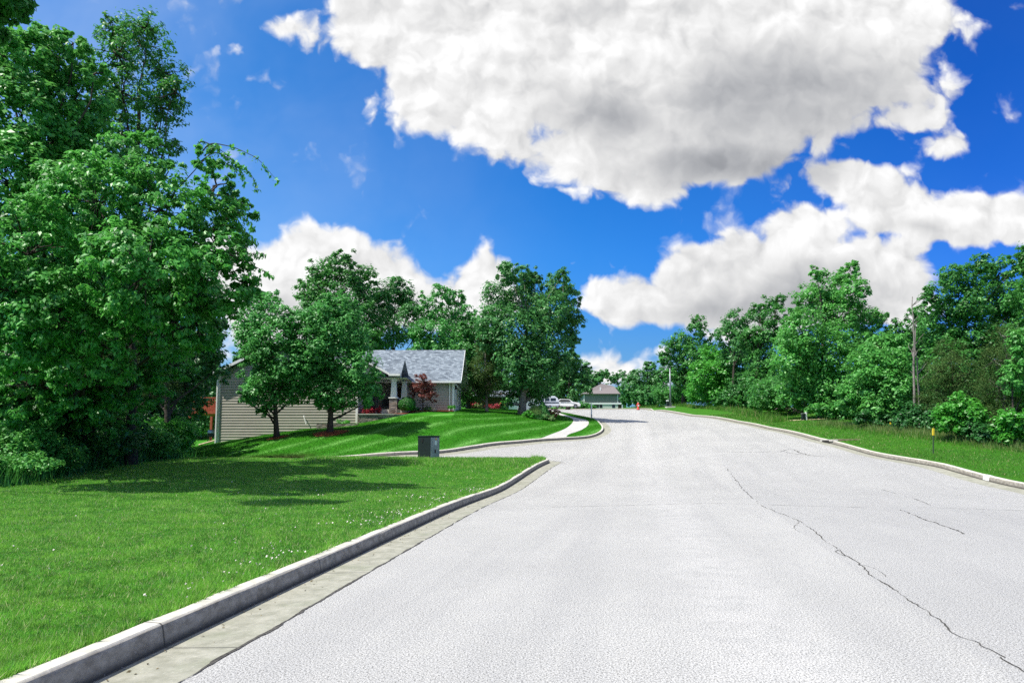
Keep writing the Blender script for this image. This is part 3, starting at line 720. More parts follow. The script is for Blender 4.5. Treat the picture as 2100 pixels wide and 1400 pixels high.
tree('oak_tree', 'slim dark tree behind the shade of the elm, middle of the left wood', 'tree', gb(160, 33),
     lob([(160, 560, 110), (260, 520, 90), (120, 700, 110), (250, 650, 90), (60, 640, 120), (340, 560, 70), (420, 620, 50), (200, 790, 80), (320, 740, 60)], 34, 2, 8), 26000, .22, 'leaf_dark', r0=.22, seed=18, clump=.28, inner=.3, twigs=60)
# the drooping spray against the sky: part of the elm
def spray(parent, pix, D, n, seed, leaf=.135, sub=.5):
    rng = np.random.RandomState(seed); B = np.array(parent.location)
    P_ = np.array([at(*q, D) for q in pix]); u = np.linspace(0, 1, 60)
    k = np.linspace(0, 1, len(P_)); C_ = np.stack([np.interp(u, k, P_[:, i]) for i in range(3)], 1)
    C_ = np.array([C_[max(0, i - 4):i + 5].mean(0) for i in range(60)])
    mb = MB(); mb.tube(C_ - B, .022 * (1 - .85 * u), 5, cap=False)
    i = rng.choice(60, n, p=(u + .25) / (u + .25).sum())
    c = C_[i] + rng.normal(0, .05, (n, 3)) + np.array([0, 0, -.06])
    v = leaves(c, rng.normal(0, 1, (n, 3)) + [0, 0, .4], leaf, .5, rng, 2.2)
    return mb, v
elm = [o for o in bpy.data.objects if o.name.startswith('elm_tree')][0]
svs = []; smb = MB()
for pix, n_, sd in (([(400, 330), (430, 292), (480, 302), (530, 325), (576, 380)], 70, 1), ([(400, 340), (440, 310), (480, 330), (515, 355), (530, 395)], 90, 2), ([(420, 350), (455, 330), (490, 350), (505, 380)], 60, 3),
                    ([(400, 310), (412, 288), (440, 300), (470, 320), (490, 345)], 90, 4), ([(470, 430), (500, 440), (517, 470)], 50, 5), ([(470, 560), (520, 545), (558, 565)], 60, 6), ([(470, 520), (510, 520), (545, 520)], 50, 7), ([(460, 600), (500, 600), (530, 580)], 60, 8),
                    ([(450, 460), (490, 470), (525, 492)], 70, 9), ([(430, 400), (470, 400), (510, 425)], 80, 10)):
    mb_, v_ = spray(elm, pix, 19.8, n_, sd); svs.append(v_); smb.v += mb_.v; smb.f += [tuple(i + smb.n for i in q) for q in mb_.f]; smb.n += mb_.n; smb.mi += mb_.mi
fast_mesh('spray_leaves', np.concatenate(svs) - np.array(elm.location), 4, M['leaf_elm'], elm)
so = bpy.data.meshes.new('spray_twigs'); so.from_pydata(np.concatenate(smb.v).tolist(), [], smb.f); so.materials.append(M['bark']); so = bpy.data.objects.new('spray_twigs', so); COL.objects.link(so); so.parent = elm

# --- shrubs ---------------------------------------------------------------
def bush(name, label, base, w_, h_, n, leaf, lm, seed, cat='shrub', group=None, aspect=.55, nl=6, holes=.08, droop=0.2, stems=True):
    rng = np.random.RandomState(seed); e = empty(name, base, label, cat, group)
    L = [(rng.uniform(-.5, .5) * w_, rng.uniform(-.4, .4) * w_, h_ * rng.uniform(.3, .68), w_ * rng.uniform(.24, .36), w_ * rng.uniform(.24, .36), h_ * rng.uniform(.22, .34)) for _ in range(nl)]
    p, nr, cl = crown_pts(L, n, rng, .35, .3, holes, per=14)
    p = p[p[:, 2] > .02]; nr = nr[:len(p)]
    fast_mesh('foliage', leaves(p, nr, leaf, aspect, rng, droop), 4, M[lm], e)
    if stems:
        mb = MB()
        for q in L + [tuple(cl[i]) for i in rng.choice(len(cl), min(14, len(cl)), replace=False)]:
            u = np.linspace(0, 1, 4)[:, None]; pth = np.array([q[0] * .2, q[1] * .2, -.1]) * (1 - u) + np.array(q[:3]) * u; mb.tube(pth, .018 * (1 - .7 * u[:, 0]), 4, cap=False)
        o = mb.build('stem', M['bark']); o.parent = e
    return e
LB = [('pale leafy sapling at the left edge of the picture beside the lawn', (15, 930, 21.5), 2.3, 2.1, 7500, .12, 'leaf_mid'),
      ('low broad-leaved bush at the bottom left where lawn meets wood', (50, 975, 20.3), 2.0, 1.1, 5000, .10, 'leaf_mid'),
      ('dark feathery bush right of the sapling at the wood edge', (110, 950, 22.5), 2.4, 1.5, 7500, .10, 'leaf_oak'),
      ('tall weedy clump of long leaves in the middle of the wood edge', (185, 950, 24.3), 2.4, 1.9, 7500, .12, 'leaf_oak'),
      ('rounded dark bush below the cedar at the wood edge', (245, 940, 26), 2.2, 1.6, 6500, .10, 'leaf_dark'),
      ('bright yellow-green sunlit bush at the right end of the wood edge', (338, 920, 29.3), 1.8, 2.1, 6500, .12, 'leaf_bright'),
      ('mid-green bush just left of the yellow-green one at the wood edge', (290, 925, 27.8), 2.3, 1.8, 6500, .11, 'leaf_mid'),
      ('small bright shrub under the trunks behind the wood edge', (300, 880, 31), 2.6, 2.6, 6500, .13, 'leaf_bright'),
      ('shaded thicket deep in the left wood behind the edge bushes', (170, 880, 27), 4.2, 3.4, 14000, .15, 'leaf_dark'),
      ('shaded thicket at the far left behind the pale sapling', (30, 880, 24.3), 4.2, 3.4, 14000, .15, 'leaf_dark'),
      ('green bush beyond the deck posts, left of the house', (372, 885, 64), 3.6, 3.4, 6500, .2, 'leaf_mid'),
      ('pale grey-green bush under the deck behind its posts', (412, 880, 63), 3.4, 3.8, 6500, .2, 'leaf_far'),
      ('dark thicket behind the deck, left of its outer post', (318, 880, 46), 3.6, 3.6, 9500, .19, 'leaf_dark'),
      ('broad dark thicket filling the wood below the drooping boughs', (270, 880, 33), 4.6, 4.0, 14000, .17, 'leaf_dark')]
for i, (lb, (px, py, D), w_, h_, n_, lf, lm) in enumerate(LB):
    bush('shrub', lb, gb(px, D), w_, h_, n_, lf, lm, 40 + i, group='shrubs along the left wood' if i < 10 or i > 12 else None)

# --- trees in front of and behind the house --------------------------------
tree('yard_tree', 'young oak with a dark slender trunk in front of the house, left of its twin', 'tree', gb(568, 46.5),
     lob([(548, 615, 27), (530, 650, 43), (590, 660, 38), (512, 688, 36), (560, 700, 52), (620, 710, 32), (532, 748, 44), (600, 750, 47), (560, 790, 47), (610, 800, 32), (520, 800, 31), (515, 725, 24), (545, 835, 20), (640, 770, 27), (500, 815, 14)], 46.3, 1.0, 9),
     27000, .20, 'leaf_yard', r0=.19, seed=21, clump=.3, inner=.3, holes=.12, twigs=90, top=at(552, 620, 46.4), group='twin oaks in front of the house')
tree('yard_tree', 'young oak with two low side stems in front of the house wall, right-hand twin', 'tree', gb(676, 46.5),
     lob([(690, 625, 32), (660, 660, 43), (710, 680, 47), (650, 710, 47), (740, 710, 31), (690, 740, 54), (640, 770, 41), (740, 760, 40), (700, 800, 43), (755, 800, 31), (660, 810, 31), (775, 770, 14), (745, 825, 18), (620, 740, 27), (725, 640, 23)], 46.3, 1.0, 10),
     29000, .20, 'leaf_yard', r0=.22, seed=22, clump=.3, inner=.3, holes=.1, twigs=90, top=at(682, 640, 46.4), group='twin oaks in front of the house')
tree('oak_tree', 'tall round-topped oak rising behind the left half of the house', 'tree', gb(690, 74),
     lob([(695, 540, 30), (660, 560, 34), (740, 570, 34), (640, 595, 34), (700, 600, 52), (755, 610, 28), (650, 640, 44), (730, 650, 50), (690, 690, 60), (770, 660, 24), (620, 600, 18), (720, 530, 18), (760, 700, 40)], 74, 2.0, 11),
     24000, .30, 'leaf_oak', r0=.34, seed=23, clump=.28, inner=.3, holes=.14, twigs=110, top=at(695, 560, 74))
tree('oak_tree', 'thin see-through oak behind the roof with bronze-tipped leaves', 'tree', gb(800, 78),
     lob([(795, 595, 28), (830, 600, 26), (790, 640, 34), (840, 640, 24), (815, 680, 34), (850, 690, 18), (780, 700, 28), (835, 620, 24), (770, 610, 20), (815, 580, 16)], 78, 2.0, 12),
     12500, .28, 'leaf_far', r0=.26, seed=24, clump=.34, inner=.15, holes=.2, twigs=110, top=at(805, 590, 78), per=14)
tree('oak_tree', 'broad oak behind the garage roof, between the thin oak and the great oak', 'tree', gb(905, 76),
     lob([(905, 605, 28), (940, 615, 22), (880, 640, 34), (930, 650, 36), (900, 690, 44), (860, 680, 26), (950, 690, 30), (960, 640, 20), (975, 670, 26), (925, 730, 40), (870, 610, 14), (870, 730, 36)], 76, 2.0, 13),
     19000, .28, 'leaf_yard', r0=.3, seed=25, clump=.28, inner=.3, holes=.12, twigs=80, top=at(912, 620, 76))
tree('oak_tree', 'great oak with two high crowns right of the house, tallest in the middle', 'tree', gb(1070, 62),
     lob([(1045, 560, 30), (1075, 570, 30), (1020, 610, 38), (1080, 620, 52), (1010, 660, 40), (1060, 680, 58), (1140, 590, 34), (1165, 610, 28), (1130, 640, 46), (1170, 660, 30), (1120, 700, 54), (1170, 700, 22), (1060, 740, 52), (1110, 760, 46), (1020, 730, 40), (1150, 740, 22),
          (1155, 565, 18), (1100, 800, 34), (1060, 800, 30), (1000, 700, 26), (1038, 545, 14), (1185, 620, 14), (1040, 825, 14), (1100, 565, 18)], 62, 2.2, 14),
     50000, .24, 'leaf_far', bark='bark_pale', r0=.36, seed=26, clump=.28, inner=.3, holes=.12, twigs=150, top=at(1085, 590, 62))
tree('cedar_tree', 'dark brownish cedar under the great oak, right of the garage', 'tree', gb(998, 61.5),
     lob([(995, 730, 26), (985, 765, 34), (1005, 790, 36), (970, 800, 28), (1015, 760, 26), (990, 700, 16)], 61.5, 1.0, 15), 13000, .18, 'cedar', bark='bark_pale', r0=.16, seed=27, clump=.3, inner=.25, twigs=60, aspect=.3)
tree('oak_tree', 'shaded green tree between garage gable and cedar', 'tree', gb(960, 70),
     lob([(965, 720, 34), (950, 760, 34), (975, 790, 36), (945, 800, 24), (960, 680, 26), (1000, 680, 26)], 70, 1.5, 16), 15000, .26, 'leaf_oak', r0=.22, seed=28, clump=.28, inner=.3, twigs=40)
tree('oak_tree', 'grey-green tree right of the great oak above the parked camper', 'tree', gb(1165, 112),
     lob([(1165, 745, 26), (1185, 765, 26), (1150, 775, 30), (1195, 790, 22), (1165, 805, 30), (1140, 800, 24), (1205, 755, 12), (1175, 730, 14)], 112, 2.5, 17), 13000, .42, 'leaf_far', r0=.32, seed=29, clump=.3, inner=.3, twigs=50)
tree('oak_tree', 'wind-bent tree just left of the far grey-roofed house', 'tree', gb(1222, 215),
     lob([(1225, 775, 14), (1240, 768, 12), (1212, 785, 14), (1248, 774, 7), (1205, 768, 12), (1220, 800, 18), (1200, 800, 16)], 215, 3, 18), 7000, .7, 'leaf_far', r0=.4, seed=30, clump=.32, inner=.2, twigs=50)
tree('oak_tree', 'dark tree behind the camper, lower neighbour of the grey-green one', 'tree', gb(1120, 120),
     lob([(1120, 790, 30), (1100, 800, 26), (1140, 815, 20), (1080, 790, 26), (1060, 800, 22)], 120, 2.5, 19), 9000, .42, 'leaf_dark', r0=.3, seed=31, clump=.3, inner=.3, twigs=20)
# --- right side ---------------------------------------------------------------
tree('oak_tree', 'hazy tree at the top of the street, between far house and street lamp', 'tree', gb(1330, 150),
     lob([(1330, 755, 16), (1310, 780, 24), (1345, 790, 28), (1290, 795, 20), (1320, 815, 26), (1360, 770, 20), (1365, 810, 22), (1285, 820, 14)], 150, 3, 20), 14000, .5, 'leaf_far', r0=.35, seed=32, clump=.3, inner=.3, twigs=40)
tree('oak_tree', 'tree with a bare lower trunk right of the street lamp', 'tree', gb(1403, 112),
     lob([(1430, 668, 22), (1445, 690, 18), (1400, 705, 28), (1370, 720, 22), (1425, 730, 34), (1390, 755, 30), (1360, 735, 14), (1440, 760, 26), (1405, 780, 24), (1455, 720, 18), (1375, 770, 16)], 112, 2.0, 21), 16000, .36, 'leaf_oak', r0=.34, seed=33, clump=.3, inner=.3, holes=.14, twigs=80)
tree('oak_tree', 'bright leafy tree low on the right verge beside the bare-trunked one', 'tree', gb(1455, 97),
     lob([(1455, 730, 24), (1440, 770, 32), (1480, 760, 32), (1430, 805, 26), (1470, 805, 34), (1500, 790, 26), (1490, 730, 20)], 97, 2.0, 22), 14000, .32, 'leaf_bright', r0=.2, seed=34, clump=.3, inner=.3, twigs=40)
tree('oak_tree', 'tall narrow dark tree, second highest on the right verge', 'tree', gb(1550, 88),
     lob([(1600, 620, 16), (1575, 625, 20), (1555, 645, 24), (1590, 650, 24), (1565, 690, 34), (1600, 690, 24), (1560, 740, 34), (1595, 740, 28), (1570, 790, 34), (1540, 690, 22), (1540, 780, 26)], 88, 2.0, 23), 18000, .30, 'leaf_oak', r0=.3, seed=35, clump=.28, inner=.3, holes=.12, twigs=70)
tree('oak_tree', 'smoky green tree between the bright one and the tall narrow one', 'tree', gb(1505, 92),
     lob([(1510, 660, 28), (1490, 690, 26), (1525, 700, 26), (1510, 740, 34), (1530, 790, 34), (1500, 815, 26), (1545, 820, 22)], 92, 2.0, 24), 15000, .30, 'leaf_far', r0=.26, seed=36, clump=.28, inner=.3, holes=.12, twigs=60)
tree('oak_tree', 'largest oak on the right verge with a broad twin-topped crown', 'tree', gb(1690, 60),
     lob([(1675, 560, 18), (1745, 555, 22), (1700, 590, 40), (1750, 600, 34), (1660, 620, 38), (1720, 650, 56), (1650, 680, 48), (1770, 660, 36), (1700, 720, 60), (1630, 740, 46), (1760, 720, 42), (1660, 780, 52), (1720, 790, 52), (1620, 800, 36), (1610, 700, 26), (1800, 650, 16), (1730, 570, 20), (1790, 700, 30), (1760, 790, 40), (1625, 650, 24), (1650, 830, 24)], 60, 2.2, 25),
     45000, .24, 'leaf_mid', r0=.34, seed=37, clump=.26, inner=.3, holes=.1, twigs=110)
tree('oak_tree', 'pale-leaved lower tree in front of the largest oak, left of the dead trunks', 'tree', gb(1800, 48),
     lob([(1800, 710, 34), (1780, 750, 42), (1830, 750, 42), (1770, 800, 42), (1820, 800, 46), (1860, 790, 26), (1740, 820, 30), (1790, 840, 30), (1840, 700, 26), (1845, 840, 24)], 48, 1.5, 26), 24000, .2, 'leaf_mid', r0=.18, seed=38, clump=.28, inner=.3, twigs=60)
tree('oak_tree', 'green tree behind the dead trunks on the right', 'tree', gb(1850, 62),
     lob([(1840, 680, 30), (1870, 710, 40), (1850, 760, 46), (1900, 770, 40), (1880, 650, 24), (1820, 660, 20), (1900, 820, 40), (1870, 830, 30)], 62, 1.5, 27), 16000, .24, 'leaf_oak', r0=.22, seed=39, clump=.28, inner=.3, twigs=40)
tree('oak_tree', 'tall dark oak rising towards the right edge of the picture', 'tree', gb(1980, 52),
     lob([(1960, 570, 36), (2010, 550, 30), (2050, 560, 36), (1920, 610, 34), (1980, 620, 50), (2050, 620, 50), (1930, 670, 46), (2000, 690, 56), (2080, 680, 50), (1900, 640, 22), (2090, 540, 26), (2040, 740, 50), (1950, 740, 50), (1905, 600, 14), (2100, 620, 40), (2090, 760, 50)], 52, 2.2, 28),
     40000, .22, 'leaf_oak', r0=.32, seed=50, clump=.26, inner=.3, holes=.1, twigs=80)
tree('oak_tree', 'high oak cut by the right edge of the picture', 'tree', gb(2190, 40),
     lob([(2110, 520, 24), (2130, 600, 60), (2180, 520, 70), (2200, 640, 90), (2130, 700, 60), (2260, 560, 80), (2150, 800, 60)], 40, 1.5, 29), 24000, .2, 'leaf_oak', r0=.3, seed=51, clump=.28, inner=.3, twigs=30)
tree('cedar_tree', 'brown-green cedar behind the bright bush on the right', 'tree', gb(1955, 42),
     lob([(1950, 720, 30), (1930, 760, 40), (1970, 770, 46), (1920, 800, 40), (1990, 810, 46), (1950, 840, 44), (2010, 860, 36), (1900, 830, 30)], 42, 1.2, 30), 24000, .13, 'cedar', r0=.16, seed=52, clump=.3, inner=.25, twigs=110, aspect=.25)
tree('cedar_tree', 'cedar with bare grey limbs at the right edge, above the fringe of grass', 'tree', gb(2060, 38),
     lob([(2060, 690, 34), (2040, 740, 44), (2090, 740, 46), (2050, 800, 46), (2100, 800, 50), (2070, 850, 46), (2110, 870, 40)], 38, 1.2, 31), 24000, .12, 'cedar', bark='bark_dead', r0=.16, seed=53, clump=.3, inner=.25, twigs=110, aspect=.25)
tree('sapling', 'small mid-green tree at the right edge with light glossy leaves', 'tree', gb(2080, 35),
     lob([(2085, 700, 24), (2095, 740, 30), (2070, 770, 26), (2100, 800, 30)], 35.5, .6, 32), 5000, .15, 'leaf_mid', r0=.08, seed=54, clump=.35, inner=.2, twigs=30)
# bright bushes on the right, shaped like the photograph's
def lobe_bush(label, px, D, lst, n, leaf, lm, seed, group=None, name='shrub'):
    return tree(name, label, 'shrub', gb(px, D), lob(lst, D, .5, seed), n, leaf, lm, r0=.045, seed=seed, clump=.38, inner=.25, holes=.05, twigs=24, droop=.2, group=group)
lobe_bush('bright yellow-green bush by the tall grass on the right verge', 1970, 37, [(1970, 825, 22), (1945, 845, 26), (1990, 850, 28), (1930, 865, 20), (1970, 870, 26), (2005, 875, 22), (2000, 830, 16), (1965, 808, 10)], 5200, .17, 'leaf_bright', 60)
lobe_bush('bright bush at the right edge of the picture, lower of the two', 2075, 34.5, [(2070, 860, 22), (2090, 880, 24), (2055, 885, 20), (2100, 855, 16), (2065, 900, 14)], 4200, .16, 'leaf_bright', 61)
lobe_bush('dark low thicket at the foot of the dead trunks', 1880, 42, [(1870, 850, 26), (1900, 860, 26), (1850, 865, 20), (1925, 850, 24)], 5500, .17, 'leaf_dark', 62)
lobe_bush('bluish-green undergrowth below the pale-leaved tree', 1820, 46, [(1800, 865, 18), (1830, 862, 22), (1850, 866, 18), (1770, 858, 18)], 4000, .17, 'leaf_dark', 63)
lobe_bush('leafy undergrowth along the foot of the largest oak', 1700, 57, [(1700, 838, 22), (1730, 845, 22), (1670, 838, 16), (1760, 850, 20)], 4200, .2, 'leaf_mid', 64)
lobe_bush('undergrowth at the foot of the tall narrow tree', 1575, 74, [(1560, 830, 14), (1580, 828, 16), (1600, 835, 14), (1545, 828, 12), (1620, 838, 12)], 4200, .26, 'leaf_mid', 65)
lobe_bush('undergrowth at the foot of the smoky green tree', 1500, 88, [(1490, 822, 12), (1510, 824, 14), (1470, 822, 10), (1525, 826, 10)], 3600, .3, 'leaf_oak', 66)
lobe_bush('dim undergrowth between cedar and grass on the far right', 2020, 36, [(2020, 890, 18), (1995, 880, 20), (2045, 895, 14)], 3600, .15, 'leaf_dark', 67)
for px, D, w_, h_, n_, lb in ((2110, 42, 5, 3.6, 9000, 'thicket behind the cedar at the right edge'), (2000, 47, 5, 3.6, 9000, 'thicket behind the brown-green cedar'), (1900, 52, 5.5, 4, 9000, 'thicket behind the dead trunks'), (1790, 58, 6, 4, 9000, 'thicket behind the pale-leaved tree'),
                         (1640, 68, 7, 4.5, 9000, 'thicket behind the foot of the largest oak'), (1560, 96, 8, 5, 8000, 'thicket behind the tall narrow tree'), (1470, 112, 9, 5, 8000, 'thicket behind the bright verge tree'), (1400, 122, 8, 4.5, 7000, 'thicket behind the bare trunk near the street lamp'), (1338, 160, 10, 5, 7000, 'low wood edge between far house and street lamp')):
    bush('thicket', lb, gb(px, D), w_, h_, n_, .17 + D * .0016, 'leaf_oak', int(px), 'thicket', 'thickets behind the right verge', nl=12)
for px, D, w_, h_, n_, lb in ((1000, 105, 12, 5, 8000, 'thicket between garage and neighbouring house'), (560, 90, 12, 6, 7000, 'thicket behind the left half of the house'), (430, 82, 9, 6, 7000, 'thicket seen past the left house corner')):
    bush('thicket', lb, gb(px, D), w_, h_, n_, .32, 'leaf_oak', int(px), 'thicket', 'thickets behind the houses', nl=12)
# backing wood: one pattern tree copied
def generic(seed, n, leaf, lm):
    rng = np.random.RandomState(seed)
    L = [(rng.normal(0, 1.7), rng.normal(0, 1.7), rng.uniform(1.0, 9.4), rng.uniform(1.1, 1.9), rng.uniform(1.1, 1.9), rng.uniform(1.1, 1.7)) for _ in range(18)]
    return L
def backing(lb, lst, lm, seed, grp):
    L = generic(seed, 0, 0, lm)
    first = None
    for i, (px, D, sc, txt) in enumerate(lst):
        b = gb(px, D)
        if first is None:
            first = tree('woodland_tree', txt, 'tree', (0, 0, 0), L, 15000, .34, lm, r0=.22, seed=seed, clump=.28, inner=.3, top=(0, 0, 10), group=grp, twigs=40)
            e = first
        else:
            e = first.copy(); COL.objects.link(e)
            for ch in first.children:
                c = ch.copy(); COL.objects.link(c); c.parent = e
        e.location = b; e.scale = (sc, sc, sc); e.rotation_euler = (0, 0, i * 1.7); e['label'] = txt
backing('', [(1640, 78, .95, 'backing tree glimpsed left of the largest right-hand oak'), (1790, 76, .95, 'backing tree behind the pale-leaved tree on the right'), (1880, 70, .95, 'backing tree seen above the green tree by the dead trunks'),
             (1960, 66, .9, 'backing tree low behind the brown-green cedar'), (2070, 60, .95, 'backing tree behind the right-edge cedar'), (2170, 52, .9, 'backing tree cut by the right edge behind the high oak'),
             (1480, 125, 1.15, 'backing tree behind the bright right-verge tree'), (1545, 112, 1.15, 'backing tree seen between the smoky and narrow trees'), (1395, 140, .85, 'backing tree low behind the bare-trunked tree')], 'leaf_oak', 71, 'woodland trees backing the right verge')
backing('', [(-30, 38, 1.1, 'backing tree at the very left edge behind the dense dark oak'), (40, 34, 1.15, 'backing tree deep behind the dense dark oak'), (130, 40, 1.2, 'backing tree in the middle of the left wood'), (230, 42, 1.05, 'backing tree behind the shaded cedar'),
             (320, 46, .9, 'backing tree showing low between the trunks left of the deck'), (400, 66, .9, 'backing tree behind the deck posts'), (345, 72, 1.0, 'backing tree far behind the deck, to its left'), (500, 78, 1.0, 'backing tree behind the left corner of the house'),
             (590, 84, .95, 'backing tree hidden behind the left roof')], 'leaf_dark', 72, 'woodland trees backing the left wood')
backing('', [(850, 95, .95, 'distant tree behind the garage roof ridge'), (960, 100, 1.0, 'distant tree right of the garage ridge'), (1030, 110, .95, 'distant tree behind the great oak trunk'), (1100, 128, .9, 'distant tree behind the camper'), (1270, 235, 1.3, 'distant tree behind the far house'),
             (1340, 185, 1.0, 'distant tree behind the hazy tree up the street'), (740, 98, 1.0, 'distant tree behind the tall round-topped oak')], 'leaf_far', 73, 'distant trees behind houses')
# dead trunks
def dead_tree(label, px, D, y_top, lean, forks, seed, r0=.12):
    rng = np.random.RandomState(seed); b = gb(px, D); e = empty('dead_tree', b, label, 'dead tree', 'bare grey trunks on the right')
    tp = at(px + lean, y_top, D); mb = MB(); t = np.linspace(0, 1, 14)[:, None]
    tr = np.array(b) * (1 - t) + np.array(tp) * t + np.cumsum(rng.normal(0, .06, (14, 3)), 0) * t; mb.tube(tr, r0 * (1 - .85 * t[:, 0]) + .012, 8)
    mb.build('trunk', M['bark_dead'], e, smooth=True)
    for k in range(forks):
        i = rng.randint(6, 13); d = np.array([rng.uniform(-.8, .8), rng.uniform(-.3, .3), rng.uniform(.4, 1.2)]); q = MB()
        u = np.linspace(0, 1, 5)[:, None]; q.tube(tr[i] + d * u + rng.normal(0, .05, (5, 3)) * u, .03 * (1 - .8 * u[:, 0]) + .004, 5); q.build('branch', M['bark_dead'], e)
dead_tree('taller bare dead trunk, left of the pair, right verge', 1877, 44, 600, -6, 10, 1, .085)
dead_tree('shorter bare dead trunk, right of the pair, right verge', 1888, 44.4, 668, -12, 6, 2, .075)

# ------------------------------------------------------------------ grass blades, clover, tall grass
rng = np.random.RandomState(77)
def scatter(n, box, dens_pow=1.6, ymin=2.2):
    """points over the near lawn, denser towards the camera"""
    Y = ymin * (1 + rng.uniform(0, 1, n) ** 1.0 * ((box[1] / ymin) ** (1 / 1.0) - 1) * 1.0)
    return Y
def blades(x, y, z, h, wd, rng, lean=.5):
    n = len(x); a = rng.uniform(0, 2 * np.pi, n); b = rng.uniform(0, 2 * np.pi, n)
    h = h * np.exp(rng.normal(0, .3, n)); l = h * lean * rng.uniform(.1, 1.3, n)
    c = np.stack([x, y, z], 1); s = np.stack([np.cos(a), np.sin(a), 0 * a], 1) * (wd / 2)[:, None]
    tip = c + np.stack([np.cos(b) * l, np.sin(b) * l, h], 1)
    v = np.empty((n, 3, 3)); v[:, 0] = c - s; v[:, 1] = c + s; v[:, 2] = tip
    return v.reshape(-1, 3)
N = 900000
# sample in picture-like polar coordinates so density falls as 1/D^2
Y = 3.2 * (30 / 3.2) ** rng.uniform(0, 1, N); X = Y * rng.uniform(-.95, .16, N)
pt = np.stack([X, Y], 1)
kx = np.interp(Y, KA[:120, 1], KA[:120, 0])
ok = (X < kx - .175) & (X > -24)
ok &= ~((Y > 33) )
X, Y = X[ok], Y[ok]
Z = T(X, Y) + H - .015
pn = np.sin(X * 1.7 + np.sin(Y * 1.3)) * np.sin(Y * 1.9 + np.cos(X * 2.1))
hh = np.clip(.042 + .016 * pn + .012 * np.sin(X * 6.1 + 2 * np.sin(Y * 4.3)) * np.sin(Y * 5.3), .018, .1) + .02 * (np.interp(Y, KA[:120, 1], KA[:120, 0]) - X < .5)
hh = hh * .82; wd = .0045 + Y * .00052
g = fast_mesh('grass', blades(X, Y, Z, hh, wd, rng, .7), 3, M['blade']); tag(g, 'short mown green grass on the lawn left of the road', kind='stuff', cat='grass')
# grass edge at the tip by the side street and right verge
N = 150000
i = rng.randint(0, len(KC) - 1, N); off_ = rng.uniform(.18, 1, N) ** 1.7 * 9
tt = np.gradient(KC, axis=0); tt /= np.linalg.norm(tt, axis=1)[:, None]; nrm_ = np.stack([tt[:, 1], -tt[:, 0]], 1)
off_ = np.maximum(off_, .19)
q = KC[i] + nrm_[i] * off_[:, None] + rng.normal(0, .15, (N, 2)) * [0, 1]
ok = (q[:, 1] > 16) & (q[:, 1] < 75); q = q[ok]; of_ = off_[ok]
dk = far_from(q, [KC[(KC[:, 1] > 10) & (KC[:, 1] < 80)]], .19) & ~pip(q, LK); q = q[dk]
Z = T(q[:, 0], q[:, 1]) + H - .015
M['blade_verge'] = leafmat('verge_blade', (.035, .17, .012), (.08, .27, .018), (.22, .44, .06), rough=.5, spec=.3, trans=.4, nscale=.5, tuft=((.02, .10, .01), (.15, .30, .04), (.36, .34, .15)))
g = fast_mesh('grass', blades(q[:, 0], q[:, 1], Z, np.full(len(q), .07), .010 + q[:, 1] * .0005, rng, .7), 3, M['blade_verge']); tag(g, 'mown grass on the verge right of the road', kind='stuff', cat='grass')
# the neighbour's lawn
N = 420000; X = rng.uniform(-26, 9, N); Y = rng.uniform(36, 76, N); q = np.stack([X, Y], 1); ok = ~pip(q, LK) & ~pip(q, WALK) & ~((Y > 52) & (X < -4.6) & (Y < 66)); q = q[ok]
Z = T(q[:, 0], q[:, 1]) + H - .015
g = fast_mesh('grass', blades(q[:, 0], q[:, 1], Z, np.full(len(q), .055), np.full(len(q), .026), rng, .8), 3, M['lawn_blade']); tag(g, 'striped mown grass on the sloping lawn in front of the house', kind='stuff', cat='grass')
# tip of the near lawn by the street corner: longer grass
N = 45000; X = rng.uniform(-9, 3.5, N); Y = rng.uniform(29, 37.6, N); q = np.stack([X, Y], 1)
ok = ~pip(q, LK); q = q[ok]; q = q[far_from(q, [KA[(KA[:, 1] > 20)]], .2)]
Z = T(q[:, 0], q[:, 1]) + H - .015
g = fast_mesh('grass', blades(q[:, 0], q[:, 1], Z, np.full(len(q), .10) + .06 * (q[:, 0] > 1.0), np.full(len(q), .022), rng, .6), 3, M['blade']); tag(g, 'longer ragged grass on the lawn tip by the side street', kind='stuff', cat='grass')
# clover
N = 600; t_ = rng.uniform(0, 1, N)
Yc = 6 + rng.uniform(0, 1, N) * 16; Xc = np.interp(Yc, KA[:120, 1], KA[:120, 0]) - .25 - np.abs(rng.normal(0, 1, N)) * np.where(rng.uniform(0, 1, N) < .55, .35, 2.8)
cl = np.sin(Xc * 2.3 + 1) * np.sin(Yc * 1.1) ; kp = (cl > -.1) & (rng.uniform(0, 1, len(Xc)) < .8) ; Xc, Yc = Xc[kp], Yc[kp]
Zc = T(Xc, Yc) + H + .045
mbv = []
for k in range(3):
    r_ = (.007 + .0004 * Yc) * rng.uniform(.6, 1.2, len(Xc)); a = rng.uniform(0, 6.28, len(Xc)); b_ = rng.uniform(-.9, .9, len(Xc))
    c = np.stack([Xc, Yc, Zc], 1); u1 = np.stack([np.cos(a), np.sin(a), b_], 1) * r_[:, None]; u2 = np.stack([-np.sin(a), np.cos(a), b_ * 0 + .7], 1) * r_[:, None]
    v = np.empty((len(Xc), 4, 3)); v[:, 0] = c - u1; v[:, 1] = c + u2; v[:, 2] = c + u1; v[:, 3] = c - u2; mbv.append(v.reshape(-1, 3))
M['clover'] = plain('clover', (.72, .66, .60), .7, .2, .1, 30)
g = fast_mesh('clover_flowers', np.concatenate(mbv), 4, M['clover']); tag(g, 'white clover flowers dotted through the lawn beside the kerb', kind='stuff', cat='flowers')
